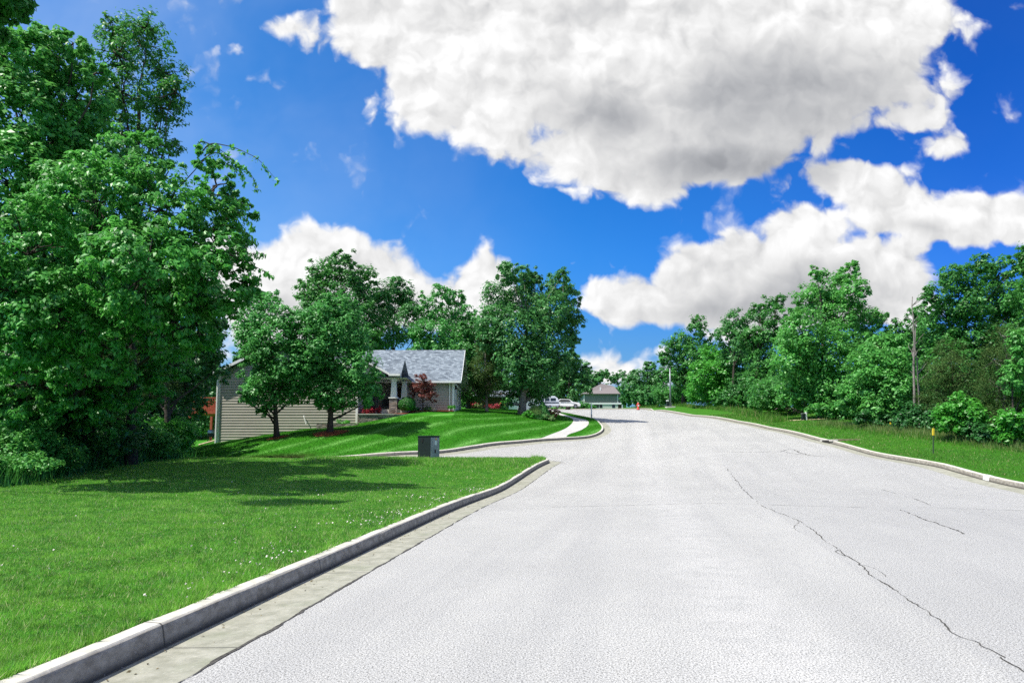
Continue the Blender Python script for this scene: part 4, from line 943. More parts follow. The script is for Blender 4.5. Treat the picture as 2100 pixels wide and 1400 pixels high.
# litter lying in the left gutter
n_ = 420; k_ = rng.randint(0, 110, n_); tt_ = np.gradient(KA, axis=0); tt_ /= np.linalg.norm(tt_, axis=1)[:, None]; nr_ = np.stack([tt_[:, 1], -tt_[:, 0]], 1)
k_ = k_[KA[k_, 1] > 2]; q = KA[k_] + nr_[k_] * (np.abs(rng.normal(0, .16, len(k_)))[:, None] + .01) + tt_[k_] * rng.uniform(0, .5, (len(k_), 1))
c = np.column_stack([q, T(q[:, 0], q[:, 1]) - .012]); M['litter'] = plain('leaf_litter', (.16, .13, .07), .9, .1, .5, 30)
g = fast_mesh('leaf_litter', leaves(c, rng.normal(0, .35, c.shape) + [0, 0, 1], .035, .45, rng), 4, M['litter']); tag(g, 'dry bits and small leaves lying in the left gutter', kind='stuff', cat='litter')
# tufts leaning over the left kerb
n_ = 16000; k_ = rng.randint(0, 118, n_); k_ = k_[KA[k_, 1] > 2]; a_ = rng.uniform(0, .5, len(k_)); cl_ = np.sin(KA[k_, 1] * 5.1 + a_ * 9) + np.sin(KA[k_, 1] * 2.3)
k_, a_ = k_[cl_ > .2], a_[cl_ > .2]; q = KA[k_] - nr_[k_] * rng.uniform(.15, .24, (len(k_), 1)) + tt_[k_] * a_[:, None]
z_ = T(q[:, 0], q[:, 1]) + H - .01; v = blades(q[:, 0], q[:, 1], z_, np.full(len(q), .075), .006 + q[:, 1] * .0006, rng, .5).reshape(-1, 3, 3); v[:, 2, :2] += nr_[k_] * rng.uniform(0, .06, (len(k_), 1)); g = fast_mesh('grass', v.reshape(-1, 3), 3, M['blade']); tag(g, 'ragged tufts of grass leaning over the left kerb', kind='stuff', cat='grass')
# tall seeding grass along the right wood
def fringe(pix, depth, n, h, lm, label, seed, name='tall_grass', wdt=.03):
    r = np.random.RandomState(seed); p = np.array([gb(a, D)[:2] for a, D in pix]); k = np.linspace(0, 1, len(p)); u = r.uniform(0, 1, n)
    x = np.interp(u, k, p[:, 0]) + r.normal(0, depth * .4, n); y = np.interp(u, k, p[:, 1]) + r.normal(0, depth * .4, n)
    z = T(x, y) + H - .03
    g = fast_mesh(name, blades(x, y, z, h * r.uniform(.5, 1.2, n), np.full(n, wdt), r, .4), 3, M[lm]); tag(g, label, kind='stuff', cat='grass')
fringe([(1690, 53.5), (1790, 45.5), (1900, 39.8), (2000, 36.5), (2120, 33.5)], 1.0, 9000, .36, 'seed_grass', 'tall seeding grass along the edge of the right wood', 1)
fringe([(1690, 53.5), (1790, 45.5), (1900, 39.8), (2000, 36.5), (2120, 33.5)], 1.8, 14000, .22, 'blade_verge', 'rank green grass in front of the right wood', 2)
fringe([(-30, 19.5), (60, 21.5), (150, 24), (250, 27), (350, 30)], 1.0, 14000, .5, 'leaf_oak', 'rank shaded grass and weeds along the edge of the left wood', 3)
fringe([(1600, 58), (1540, 72), (1480, 90), (1420, 104), (1380, 116), (1300, 128)], 1.2, 9000, .45, 'blade_verge', 'rank grass at the foot of the trees up the right verge', 4, wdt=.06)

# ------------------------------------------------------------------ buildings
def siding(mb, p0, ux, width, z0, z1, lo=None, hi=None, step=.21, out=.04, holes=()):
    """lap boards from p0 along ux; lo(z), hi(z) clip each course; holes (s0,s1,za,zb)"""
    ux = np.array([ux[0], ux[1], 0.0]); n = np.array([ux[1], -ux[0], 0.0]); p0 = np.array([p0[0], p0[1], 0.0])
    z = z0
    while z < z1 - .02:
        zt = min(z + step, z1)
        a = 0 if lo is None else max(0, lo(zt - .03)); b = width if hi is None else min(width, hi(zt - .03))
        segs = [(a, b)]
        for (s0, s1, za, zb) in holes:
            if zt > za + .05 and z < zb - .05:
                segs = [q for (c, d) in segs for q in ((c, min(d, s0)), (max(c, s1), d)) if q[1] - q[0] > .01]
        for (c, d) in segs:
            if d - c < .02: continue
            A = p0 + ux * c; B = p0 + ux * d
            mb.quad(A + n * out + (0, 0, z), B + n * out + (0, 0, z), B + n * .003 + (0, 0, zt), A + n * .003 + (0, 0, zt))
            mb.quad(A + (0, 0, z), B + (0, 0, z), B + n * out + (0, 0, z), A + n * out + (0, 0, z))
        z += step
    return mb
def slab(mb, a, b, c, d, th=.14, mi=0):
    """roof plane as a slab, corners counter-clockwise seen from above"""
    P_ = [np.array(q, float) for q in (a, b, c, d)]; Q = [q - np.array([0, 0, th]) for q in P_]
    mb.add(P_ + Q, [(0, 1, 2, 3), (7, 6, 5, 4), (0, 4, 5, 1), (1, 5, 6, 2), (2, 6, 7, 3), (3, 7, 4, 0)], mi)
def fascia(mb, a, b, h=.2, t=.03, n=(0, -1, 0)):
    a = np.array(a, float); b = np.array(b, float); n = np.array(n, float) * t; d = np.array([0, 0, h])
    mb.add([a, b, b - d, a - d, a + n, b + n, b - d + n, a - d + n], [(0, 1, 2, 3), (7, 6, 5, 4), (0, 4, 5, 1), (3, 2, 6, 7), (1, 5, 6, 2), (0, 3, 7, 4)])
FL = 4.32; EV = 7.08
XL = at(448, 830, 52)[0]; XR = at(733, 850, 52)[0]; XG = at(931, 810, 57)[0]
hs = empty('house', ((XL + XG) / 2, 58, FL), 'taupe lap-sided house with grey shingle roof, white porch columns and deck', 'house')
WLD = XR - XL; XM = (XL + XR) / 2; SL = .48; PK = EV + SL * WLD / 2
mb = MB(); siding(mb, (XL, 52), (1, 0), WLD, .9, PK, lo=lambda z: max(0, (z - EV) / SL), hi=lambda z: WLD - max(0, (z - EV) / SL))
siding(mb, (XL, 64), (0, -1), 12, .9, EV); siding(mb, (XR, 52), (0, 1), 12, .9, EV)
mb.add([(XL, 64, .9), (XR, 64, .9), (XR, 64, EV), (XM, 64, PK), (XL, 64, EV)], [(0, 1, 2, 3, 4)])
mb.build('wall', M['siding'], hs)
mb = MB()
for x in (XL - .03, XR - .13): mb = MB(); mb.box((x, 51.93, .8), (x + .16, 52.1, EV)); mb.build('corner_trim', M['white'], hs)
mb = MB()
mb = MB()
for px, py, w_ in ((590, 893, .07), (527, 902, 0), (648, 884, .07), (700, 874, 0)):
    if not w_: continue
    x, y, z = at(px, py, 51.9); mb.box((x - .06, 51.90, z - .25), (x + .06, 51.965, z + .16)); mb.box((x + .06, 51.90, z + .04), (x + 2.0, 51.965, z + .13))
mb.build('foundation_step', M['white'], hs)
x, y, z = at(623, 862, 51.9); mb = MB(); mb.tube([(x, 51.9, z + .35), (x + .05, 51.7, z + .30), (x + .28, 51.6, z - .28)], .035, 6); mb.build('vent_pipe', M['white'], hs)
# left wing roof
OV = .45
mb = MB()
slab(mb, (XL - OV, 51.5, EV - SL * OV + .12), (XM, 51.5, PK + .12), (XM, 64.4, PK + .12), (XL - OV, 64.4, EV - SL * OV + .12))
slab(mb, (XM, 51.5, PK + .12), (XR + OV, 51.5, EV - SL * OV + .12), (XR + OV, 64.4, EV - SL * OV + .12), (XM, 64.4, PK + .12))
rf = mb.build('roof', M['shingle'], hs)
mb = MB(); fascia(mb, (XL - OV, 51.5, EV - SL * OV + .125), (XM, 51.5, PK + .125), .22); fascia(mb, (XM, 51.5, PK + .125), (XR + OV, 51.5, EV - SL * OV + .125), .22)
mb.box((XL - OV - .1, 51.5, EV - SL * OV - .06), (XL - OV - .002, 64.4, EV - SL * OV + .08)); mb.box((XL - .12, 51.82, .9), (XL - .03, 51.92, EV - .1))
o = mb.build('rake_board', M['white'], rf)
# main roof
YG0, YG1 = 57.0, 65.0; YR = 61.0; RZ = at(900, 721, YR)[2]; sg = (RZ - EV) / (YR - YG0)
mb = MB(); e0 = YG0 - .55; e1 = YG1 + .55; x0r = XM; x1r = XG + .62
slab(mb, (x0r, e0, EV - .55 * sg + .15), (x1r, e0, EV - .55 * sg + .15), (x1r, YR, RZ + .15), (x0r, YR, RZ + .15))
slab(mb, (x0r, YR, RZ + .15), (x1r, YR, RZ + .15), (x1r, e1, EV - .55 * sg + .15), (x0r, e1, EV - .55 * sg + .15))
rf = mb.build('roof', M['shingle'], hs)
mb = MB(); mb.box((XR, e0 - .11, EV - .55 * sg - .02), (x1r + .02, e0 - .003, EV - .55 * sg + .13)); mb.build('gutter', M['white'], rf)
mb = MB()
for (ya, za, yb, zb) in ((e0, EV - .55 * sg + .155, YR, RZ + .155), (YR, RZ + .155, e1, EV - .55 * sg + .155)):
    mb.add([(x1r + .003, ya, za), (x1r + .003, yb, zb), (x1r + .003, yb, zb - .24), (x1r + .003, ya, za - .24), (x1r + .035, ya, za), (x1r + .035, yb, zb), (x1r + .035, yb, zb - .24), (x1r + .035, ya, za - .24)], [(3, 2, 1, 0), (4, 5, 6, 7), (0, 1, 5, 4), (3, 7, 6, 2)])
mb.box((XG + .05, e1 - .6, EV - .55 * sg - .14), (x1r + .05, e1 + .12, EV - .55 * sg - .02))
mb.build('rake_board', M['white'], rf)
# soffit under the right rake
mb = MB(); mb.add([(XG + .01, e0, EV - .55 * sg - .01), (x1r, e0, EV - .55 * sg - .01), (x1r, YR, RZ - .005), (XG + .01, YR, RZ - .005)], [(0, 3, 2, 1)])
mb.add([(XG + .01, e1, EV - .55 * sg - .01), (x1r, e1, EV - .55 * sg - .01), (x1r, YR, RZ - .005), (XG + .01, YR, RZ - .005)], [(0, 1, 2, 3)]); mb.build('soffit', M['white'], rf)  # white colour stands in for sunlight bounced up onto the soffit
# garage walls
mb = MB(); siding(mb, (XR + 3.0, YG0), (1, 0), XG - XR - 3.0, FL - .5, EV); mb.build('wall', M['siding'], hs); mb = MB()
mb.add([(XR, YG1, FL - .5), (XG, YG1, FL - .5), (XG, YG1, EV), (XR, YG1, EV)], [(0, 1, 2, 3)]); mb.build('wall', M['siding'], hs)
GZ = FL + 2.25
mb = MB(); X_ = XG
mb.add([(X_, YG0, FL - .5), (X_, 58.3, FL - .5), (X_, 58.3, EV), (X_, YG0, EV)], [(0, 1, 2, 3)]); mb.add([(X_, 63.7, FL - .5), (X_, YG1, FL - .5), (X_, YG1, EV), (X_, 63.7, EV)], [(0, 1, 2, 3)])
mb.add([(X_, 58.3, GZ), (X_, 63.7, GZ), (X_, 63.7, EV), (X_, 58.3, EV)], [(0, 1, 2, 3)])
mb.build('stone_front', M['stone'], hs)
mb = MB(); siding(mb, (X_, YG0), (0, 1), 8, EV, RZ, lo=lambda z: (z - EV) / sg, hi=lambda z: 8 - (z - EV) / sg); mb.build('gable', M['siding'], hs)
mb = MB(); mb.box((X_ - .12, 58.3, FL - .1), (X_ - .06, 63.7, GZ))
for k in range(4): mb.box((X_ - .06, 58.35, FL + .02 + k * .56), (X_ - .035, 63.65, FL + .50 + k * .56))
gd = mb.build('garage_door', M['white'], hs)
mb = MB(); mb.box((X_, 58.12, FL - .3), (X_ + .07, 58.3, GZ + .16)); mb.box((X_, 63.7, FL - .3), (X_ + .07, 63.88, GZ + .16)); mb.box((X_, 58.3, GZ), (X_ + .07, 63.7, GZ + .16)); mb.build('door_frame', M['white'], gd)
mb = MB(); mb.box((X_ + .02, 57.7, FL + 1.9), (X_ + .14, 57.84, FL + 2.25)); mb.build('wall_lamp', M['black'], hs)
mb = MB()
mb.box((XG - .14, YG0 - .045, FL - .4), (XG + .04, YG0 + .1, EV - .1)); mb.build('corner_trim', M['white'], hs)
mb = MB(); xx = XG - .36; mb.tube([(xx, e0 + .0, EV - .3), (xx, YG0 - .12, EV - .55), (xx, YG0 - .08, FL - .2)], .05, 6); mb.build('downspout', M['white'], hs)
# porch
XP = XR; PX1 = at(829, 800, 54)[0]
mb = MB(); mb.box((XP, 53.42, FL - .9), (PX1 + .3, 57.0, FL)); mb.build('porch_floor', M['concrete'], hs)
mb = MB(); siding(mb, (XP, 58.6), (1, 0), 3.1, FL, EV, holes=((1.5, 2.5, FL, FL + 2.1),)); mb.add([(XP + 3.0, YG0, FL), (XP + 3.0, 58.6, FL), (XP + 3.0, 58.6, EV), (XP + 3.0, YG0, EV)], [(3, 2, 1, 0)]); mb.build('porch_wall', M['siding'], hs)
mb = MB(); mb.box((XP + 1.5, 58.56, FL), (XP + 2.5, 58.62, FL + 2.1)); mb.box((XP + 1.6, 58.53, FL + .9), (XP + 2.4, 58.56, FL + 1.9)); mb.build('front_door', M['brown'], hs)
mb = MB(); mb.add([(XP, 53.2, EV - .30), (PX1 + .3, 53.2, EV - .30), (PX1 + .3, 58.6, EV - .30), (XP, 58.6, EV - .30)], [(0, 3, 2, 1)]); mb.build('porch_ceiling', M['white'], hs)
def column(x, y):
    mb = MB(); mb.box((x - .3, y - .3, FL - .5), (x + .3, y + .3, FL + .85)); c = mb.build('column', M['stone'], hs)
    mb = MB(); mb.box((x - .36, y - .36, FL + .851), (x + .36, y + .36, FL + .94)); mb.build('cap', M['white'], c)
    mb = MB(); a, b, z0, z1 = .235, .165, FL + .941, EV - .52
    mb.add([(x - a, y - a, z0), (x + a, y - a, z0), (x + a, y + a, z0), (x - a, y + a, z0), (x - b, y - b, z1), (x + b, y - b, z1), (x + b, y + b, z1), (x - b, y + b, z1)], [(0, 1, 5, 4), (1, 2, 6, 5), (2, 3, 7, 6), (3, 0, 4, 7)])
    mb.box((x - .22, y - .22, z1), (x + .22, y + .22, z1 + .10)); mb.build('shaft', M['white'], c)
column(at(808, 800, 53.6)[0], 53.6); column(at(828, 800, 55.2)[0] + .05, 55.2)
# beams: arched front, straight side
cx1 = at(808, 800, 53.6)[0] + .2; n_ = 14
mb = MB(); A = [];
for k in range(n_ + 1):
    t_ = k / n_; x = XP - .0 + (cx1 - XP) * t_; zb = EV - .42 - .28 * (2 * t_ - 1) ** 2 + .12; A.append((x, zb))
for k in range(n_):
    (xa, za), (xb, zb) = A[k], A[k + 1]
    mb.add([(xa, 53.45, za), (xb, 53.45, zb), (xb, 53.45, EV - .02), (xa, 53.45, EV - .02), (xa, 53.65, za), (xb, 53.65, zb), (xb, 53.65, EV - .02), (xa, 53.65, EV - .02)], [(0, 1, 2, 3), (4, 7, 6, 5), (0, 4, 5, 1)])
mb.box((cx1 - .2, 53.66, EV - .42), (cx1, 56.9, EV - .02)); mb.build('beam', M['white'], hs)
mb = MB(); px_r = cx1 + .38; PR = 55.2; PZ = at(815, 739, PR)[2]; pe = 53.1; s2 = (PZ - EV) / (PR - 53.5)
slab(mb, (XP - 1.0, pe, EV - .4 * s2 + .1), (px_r, pe, EV - .4 * s2 + .1), (px_r, PR, PZ + .1), (XP - 1.0, PR, PZ + .1), .1)
slab(mb, (XP - 1.0, PR, PZ + .1), (px_r, PR, PZ + .1), (px_r, 57.3, EV + .25), (XP - 1.0, 57.3, EV + .25), .1)
prf = mb.build('porch_roof', M['shingle'], hs)
mb = MB(); mb.add([(cx1 - .1, 53.5, EV), (cx1 - .1, 57, EV), (cx1 - .1, PR, PZ)], [(0, 1, 2)]); mb.build('porch_gable', M['siding'], prf)
gx1 = at(799, 764, 52.8)[0]; gxm = XP + .3; gz1 = EV + .02; gzm = gz1 + .55 * (gx1 - gxm)
mb = MB(); slab(mb, (gxm, 52.7, gzm), (gx1, 52.7, gz1), (gx1, 54.6, gz1), (gxm, 54.6, gzm), .1); slab(mb, (2 * gxm - gx1, 52.7, gz1), (gxm, 52.7, gzm), (gxm, 54.6, gzm), (2 * gxm - gx1, 54.6, gz1), .1)
pd = mb.build('pediment_roof', M['shingle'], hs)
mb = MB(); fascia(mb, (gxm, 52.7, gzm + .004), (gx1, 52.7, gz1 + .004), .18); fascia(mb, (2 * gxm - gx1, 52.7, gz1 + .004), (gxm, 52.7, gzm + .004), .18); mb.box((gx1 - .05, 52.66, gz1 - .22), (px_r + .02, 53.08, gz1 - .06)); mb.build('rake_board', M['white'], pd)
mb = MB(); siding(mb, (2 * gxm - gx1, 52.95), (1, 0), 2 * (gx1 - gxm), EV - .05, gzm - .12, lo=lambda z: (z - gz1 + .1) / .55, hi=lambda z: 2 * (gx1 - gxm) - (z - gz1 + .1) / .55); mb.build('pediment_siding', M['siding'], pd)
# small window on the left wing seen from the porch side, deck behind
dk = MB(); dx0 = at(391, 840, 54)[0]; dz = FL - .12; dk.box((dx0, 53.6, dz - .22), (XL - .02, 59.0, dz)); deck = dk.build('deck', M['redwood'], hs)
for (x_, y_) in ((dx0 + .02, 53.62), (at(421, 850, 57.6)[0] - .02, 58.6), ((dx0 + .02), 58.7)):
    mb = MB(); mb.box((x_, y_, tz(x_, y_) - .4), (x_ + .17, y_ + .17, dz - .22)); mb.build('post', M['redwood'], deck)
mb = MB()
for a_, b_ in (((dx0, 53.62), (XL - .03, 53.62)), ((dx0 + .02, 53.62), (dx0 + .02, 59.0)), ((dx0, 58.95), (XL - .03, 58.95))):
    a_ = np.array(a_); b_ = np.array(b_); L_ = np.linalg.norm(b_ - a_); d_ = (b_ - a_) / L_
    for zz in (.12, 1.0):
        p, q = a_, b_; nx, ny = -d_[1] * .03, d_[0] * .03
        mb.add([(p[0] - nx, p[1] - ny, dz + zz), (q[0] - nx, q[1] - ny, dz + zz), (q[0] + nx, q[1] + ny, dz + zz), (p[0] + nx, p[1] + ny, dz + zz), (p[0] - nx, p[1] - ny, dz + zz + .08), (q[0] - nx, q[1] - ny, dz + zz + .08), (q[0] + nx, q[1] + ny, dz + zz + .08), (p[0] + nx, p[1] + ny, dz + zz + .08)], [(0, 1, 2, 3), (7, 6, 5, 4), (0, 4, 5, 1), (2, 6, 7, 3)])
    for s_ in np.arange(.06, L_, .13):
        c_ = a_ + d_ * s_; mb.box((c_[0] - .02, c_[1] - .02, dz + .1), (c_[0] + .02, c_[1] + .02, dz + 1.0))
mb.build('railing', M['redwood'], deck)
# mulch bed and stone retaining wall
def patch(name, poly, dz_, m_, label, cat, th=.05, kind=None, flat=None):
    P_ = [(x, y, (tz(x, y) if flat is None else flat) + dz_) for x, y in poly]; k = len(P_); mb = MB()
    mb.add(P_ + [(x, y, z - th - .3) for x, y, z in P_], [tuple(range(k))] + [(i, k + i, k + (i + 1) % k, (i + 1) % k) for i in range(k)])
    o = mb.build(name, m_)
    if o.data.polygons[0].normal.z < 0: o.data.flip_normals()
    return tag(o, label, cat, kind=kind)
wallp = [(XR + .1, 51.6), (XR + 1.6, 51.7), (XR + 2.8, 52.0), (XR + 3.7, 52.6)]
rw = MB()
for (a_, b_) in zip(wallp[:-1], wallp[1:]):
    za = at(745, 850, 51.6)[2]
    d = np.array(b_) - np.array(a_); d = d / np.linalg.norm(d); nx, ny = d[1] * .3, -d[0] * .3
    rw.add([(a_[0], a_[1], 2), (b_[0], b_[1], 2), (b_[0], b_[1], za), (a_[0], a_[1], za), (a_[0] - nx, a_[1] - ny, 2), (b_[0] - nx, b_[1] - ny, 2), (b_[0] - nx, b_[1] - ny, za), (a_[0] - nx, a_[1] - ny, za)], [(0, 1, 2, 3), (4, 7, 6, 5), (3, 2, 6, 7), (1, 5, 6, 2), (0, 3, 7, 4)])
rwo = rw.build('retaining_wall', M['stone']); tag(rwo, 'low stone retaining wall holding the flower bed beside the porch', 'garden wall')
cp_ = MB()
for (a_, b_) in zip(wallp[:-1], wallp[1:]):
    d = np.array(b_) - np.array(a_); d = d / np.linalg.norm(d); nx, ny = d[1] * .06, -d[0] * .06
    cp_.add([(a_[0] + nx, a_[1] + ny, za + .002), (b_[0] + nx, b_[1] + ny, za + .002), (b_[0] - 6 * nx, b_[1] - 6 * ny, za + .002), (a_[0] - 6 * nx, a_[1] - 6 * ny, za + .002),
             (a_[0] + nx, a_[1] + ny, za + .08), (b_[0] + nx, b_[1] + ny, za + .08), (b_[0] - 6 * nx, b_[1] - 6 * ny, za + .08), (a_[0] - 6 * nx, a_[1] - 6 * ny, za + .08)], [(0, 1, 5, 4), (1, 2, 6, 5), (2, 3, 7, 6), (3, 0, 4, 7), (4, 5, 6, 7)])
cp_.build('coping', M['concrete'], rwo)
bed = [(XR + .15, 51.75), (XR + 1.6, 51.85), (XR + 2.8, 52.15), (XR + 3.7, 52.8), (XR + 4.2, 54.5), (XR + 6.3, 55.4), (XG, 56.3), (XG, 56.95), (PX1 + .3, 56.95), (PX1 + .3, 53.25), (XR + .15, 53.25)]
mb = MB(); 
P_ = [(x, y, max(za - .06 if y < 53.4 else 0, tz(x, y) + .05)) for x, y in bed]; k = len(P_)
mb.add(P_ + [(x, y, z - .6) for x, y, z in P_], [tuple(range(k))] + [(i, k + i, k + (i + 1) % k, (i + 1) % k) for i in range(k)]); o = mb.build('mulch_bed', M['mulch']); tag(o, 'red mulch bed in front of the porch and garage wall', 'flower bed')
# mulch rings and bed under the right twin oak
for px, D, r_, lb in ((568, 46.5, .75, 'red mulch ring round the left twin oak'), (676, 46.5, 1.2, 'red mulch bed round the right twin oak')):
    x, y, _ = gb(px, D); k = 22; mb = MB()
    ps = [(x + r_ * (1 + .1 * math.sin(3 * a)) * math.cos(a), y + r_ * math.sin(a)) for a in [2 * math.pi * i / k for i in range(k)]]
    mb.add([(x, y, tz(x, y) + .10)] + [(a, b, tz(a, b) + .01) for a, b in ps] + [(a, b, tz(a, b) - .1) for a, b in ps], [(0, 1 + i, 1 + (i + 1) % k) for i in range(k)] + [(1 + i, 1 + k + i, 1 + k + (i + 1) % k, 1 + (i + 1) % k) for i in range(k)])
    tag(mb.build('mulch_ring', M['mulch']), lb, 'mulch')
x, y, _ = gb(690, 50.6); mb = MB(); xa = at(650, 870, 50.6)[0]; xb = at(735, 870, 50.6)[0]; zz = at(690, 868, 50.6)[2]
mb.box((xa, 50.5, zz - 1.2), (xb, 50.8, zz - .02)); o = mb.build('planter_wall', M['stone']); tag(o, 'low dark block edging under the siding behind the right twin oak', 'garden wall')
bush('shrub', 'small light green plant on the block edging under the siding', (at(705, 862, 51.2)[0], 51.2, zz - .35), .9, .75, 700, .10, 'leaf_bright', 90, stems=False)
# plants by the porch
tree('maple_tree', 'small red-leaved maple in front of the garage wall', 'tree', gb(866, 54.5),
     lob([(866, 780, 13), (850, 795, 13), (880, 792, 13), (866, 800, 18), (845, 808, 10), (888, 805, 12), (868, 815, 14), (888, 818, 8), (856, 772, 7), (870, 770, 5)], 54.5, .5, 80), 5200, .13, 'maple_red', r0=.075, seed=81, clump=.35, inner=.25, holes=.08, twigs=40, aspect=.35, top=at(867, 785, 54.5), droop=.8)
e = empty('boxwood_shrub', (at(835, 838, 53.4)[0], 53.4, FL - .15), 'clipped round boxwood beside the porch column', 'shrub'); rng = np.random.RandomState(5)
n_ = 6000; d = rng.normal(0, 1, (n_, 3)); d /= np.linalg.norm(d, axis=1)[:, None]; d = d[d[:, 2] > -.75]; c = d * np.array([.63, .6, .58]) * (1 + .07 * np.sin(d[:, :1] * 9 + d[:, 1:2] * 7) + rng.normal(0, .04, (len(d), 1))) + [0, 0, .5]
fast_mesh('foliage', leaves(c, d + rng.normal(0, .3, d.shape), .075, .6, rng), 4, M['box'], e)
mb = MB(); mb.ball((0, 0, .5), (.55, .52, .5)); o = mb.build('core', M['leaf_dark']); o.parent = e
for px, D, w_, h_, lb, sd in ((752, 52.4, .9, .85, 'red azalea at the left end of the stone retaining wall', 91), (768, 52.5, .75, .95, 'taller red azalea left of the porch opening', 92)):
    x = at(px, 840, D)[0]; bush('azalea', lb, (x, D, za - .1), w_, h_, 1300, .09, 'azalea', sd, group='red azaleas by the porch')
bush('shrub', 'low yellowish-green plant under the red maple', (at(872, 836, 55)[0], 55, FL - .12), .9, .5, 700, .09, 'pale_grass', 93, stems=False)
bush('shrub', 'dark low plant between boxwood and maple', (at(853, 836, 55)[0], 55, FL - .15), .7, .55, 600, .09, 'leaf_dark', 94, stems=False)
mb = MB(); x = at(886, 836, 55.4)[0]; mb.ball((x, 55.4, FL + .02), (.38, .3, .26), 10, 6); o = mb.build('boulder', M['rock'], smooth=True); 
r_ = np.random.RandomState(2); co = np.array([v.co[:] for v in o.data.vertices]); 
for i, v in enumerate(o.data.vertices): v.co = Vector(np.array([x, 55.4, FL]) + (co[i] - [x, 55.4, FL]) * (1 + .10 * math.sin(co[i][0] * 9 + co[i][2] * 13)))
tag(o, 'tan boulder at the foot of the garage wall', 'rock')
e = empty('potted_plant', (at(926, 842, 56)[0], 56, tz(at(926, 842, 56)[0], 56)), 'bright green plant in a dark bowl by the garage corner', 'potted plant')
mb = MB(); mb.lathe([(.20, 0), (.34, .16), (.36, .26), (.30, .26)], n=14); o = mb.build('pot', M['clay'], smooth=True); o.parent = e
r_ = np.random.RandomState(8); c = np.stack([r_.uniform(-.3, .3, 260), r_.uniform(-.3, .3, 260), r_.uniform(.25, .5, 260)], 1); fast_mesh('leaves', leaves(c, r_.normal(0, 1, (260, 3)) + [0, 0, .8], .12, .5, r_), 4, M['leaf_bright'], e)
# porch chair
e = empty('porch_chair', (at(789, 838, 55.6)[0], 55.6, FL + .001), 'dark chair standing in the shade of the porch', 'chair')
for nm, bx in (('seat', (-.25, -.25, .40, .25, .25, .44)), ('backrest', (-.25, .21, .45, .25, .25, .95))):
    mb = MB(); mb.box(bx[:3], bx[3:]); o = mb.build(nm, M['black'], bevel=.01); o.parent = e
for sx in (-.22, .22):
    for sy in (-.22, .22): mb = MB(); mb.tube([(sx, sy, 0), (sx, sy, .4)], .018, 6); o = mb.build('leg', M['black']); o.parent = e
# things under the deck: dark grill with a pale lid edge and a tan board lying at the corner
mb = MB(); a_ = at(408, 912, 52.6); b_ = at(444, 901, 52.2); z_ = lambda p: tz(p[0], p[1])
p = np.array([a_[0], a_[1], z_(a_) + .06]); q = np.array([b_[0], b_[1], z_(b_) + .22]); mb.tube([p, q], .07, 4); tag(mb.build('timber', M['rock']), 'tan timber lying on the grass at the left corner of the house', 'timber')
e = empty('grill', (at(438, 898, 55)[0], 55, tz(at(438, 898, 55)[0], 55)), 'dark lidded grill under the deck beside the downpipe', 'grill')
mb = MB(); mb.box((-.4, -.25, .45), (.4, .25, .75)); o = mb.build('body', M['black'], bevel=.03); o.parent = e
mb = MB(); mb.tube([(-.4, 0, .78), (.4, 0, .78)], .24, 12); o = mb.build('lid', M['steel'], smooth=True); o.parent = e
for sx in (-.36, .36):
    for sy in (-.2, .2): mb = MB(); mb.box((sx - .03, sy - .03, 0), (sx + .03, sy + .03, .45)); o = mb.build('leg', M['black']); o.parent = e

# --- neighbouring house behind the great oak -------------------------------------
ND = 92; nx0 = at(1008, 830, ND)[0]; nx1 = at(1040, 830, ND)[0]; nx2 = at(1106, 830, ND)[0]; nb = tz(nx1, ND) - .3; nt = at(1050, 815, ND)[2]
nh = empty('house', (nx1, ND + 5, nb), 'neighbouring house with brown wall and long white garage wing, half hidden behind the great oak', 'house')
mb = MB(); siding(mb, (nx0 - 3, ND), (1, 0), nx1 - nx0 + 3, nb - .5, nt + .6); mb.add([(nx0 - 3, ND + 10, nb), (nx0 - 3, ND, nb), (nx0 - 3, ND, nt + .6), (nx0 - 3, ND + 10, nt + .6)], [(0, 1, 2, 3)]); mb.build('wall', M['brown'], nh)
mb = MB(); mb.box((nx1, ND - 1.0, nb - .5), (nx2, ND + 9, nt)); wg = mb.build('garage_wing', M['white_blue'], nh, bevel=.02)
for k in range(2):
    xa = nx1 + .5 + k * 2.1; mb = MB(); mb.box((xa, ND - 1.05, nb - .3), (xa + 1.7, ND - 1.003, nb + 1.9)); 
    for j in range(4): mb.box((xa + .05, ND - 1.08, nb - .25 + j * .53), (xa + 1.65, ND - 1.051, nb + .20 + j * .53))
    mb.build('garage_door', M['white_blue'], wg)
mb = MB(); slab(mb, (nx0 - 3.5, ND - 1.6, nt + .1), (nx2 + .5, ND - 1.6, nt + .1), (nx2 + .5, ND + 4, nt + 1.3), (nx0 - 3.5, ND + 4, nt + 1.3)); slab(mb, (nx0 - 3.5, ND + 4, nt + 1.3), (nx2 + .5, ND + 4, nt + 1.3), (nx2 + .5, ND + 10, nt + .1), (nx0 - 3.5, ND + 10, nt + .1)); mb.build('roof', M['shingle'], nh)
# small items on the neighbour's beds
for px, D, lm, lb, w_, h_ in ((1035, 84, 'leaf_bright', 'small bright conical shrub in front of the neighbouring brown wall', 1.0, 1.5), (962, 74, 'azalea', 'red flowering plant in the bed right of the garage', 1.2, 1.0), (975, 74, 'seed_grass', 'yellowish flowering plant in the bed right of the garage', 1.3, .9),
                              (1018, 84, 'azalea', 'pinkish red flowers along the neighbouring brown wall', 2.0, .8), (950, 72, 'leaf_mid', 'leafy shrub close to the garage frame', 1.0, 1.4)):
    bush('shrub', lb, gb(px, D), w_, h_, 900, .16, lm, px, stems=False)
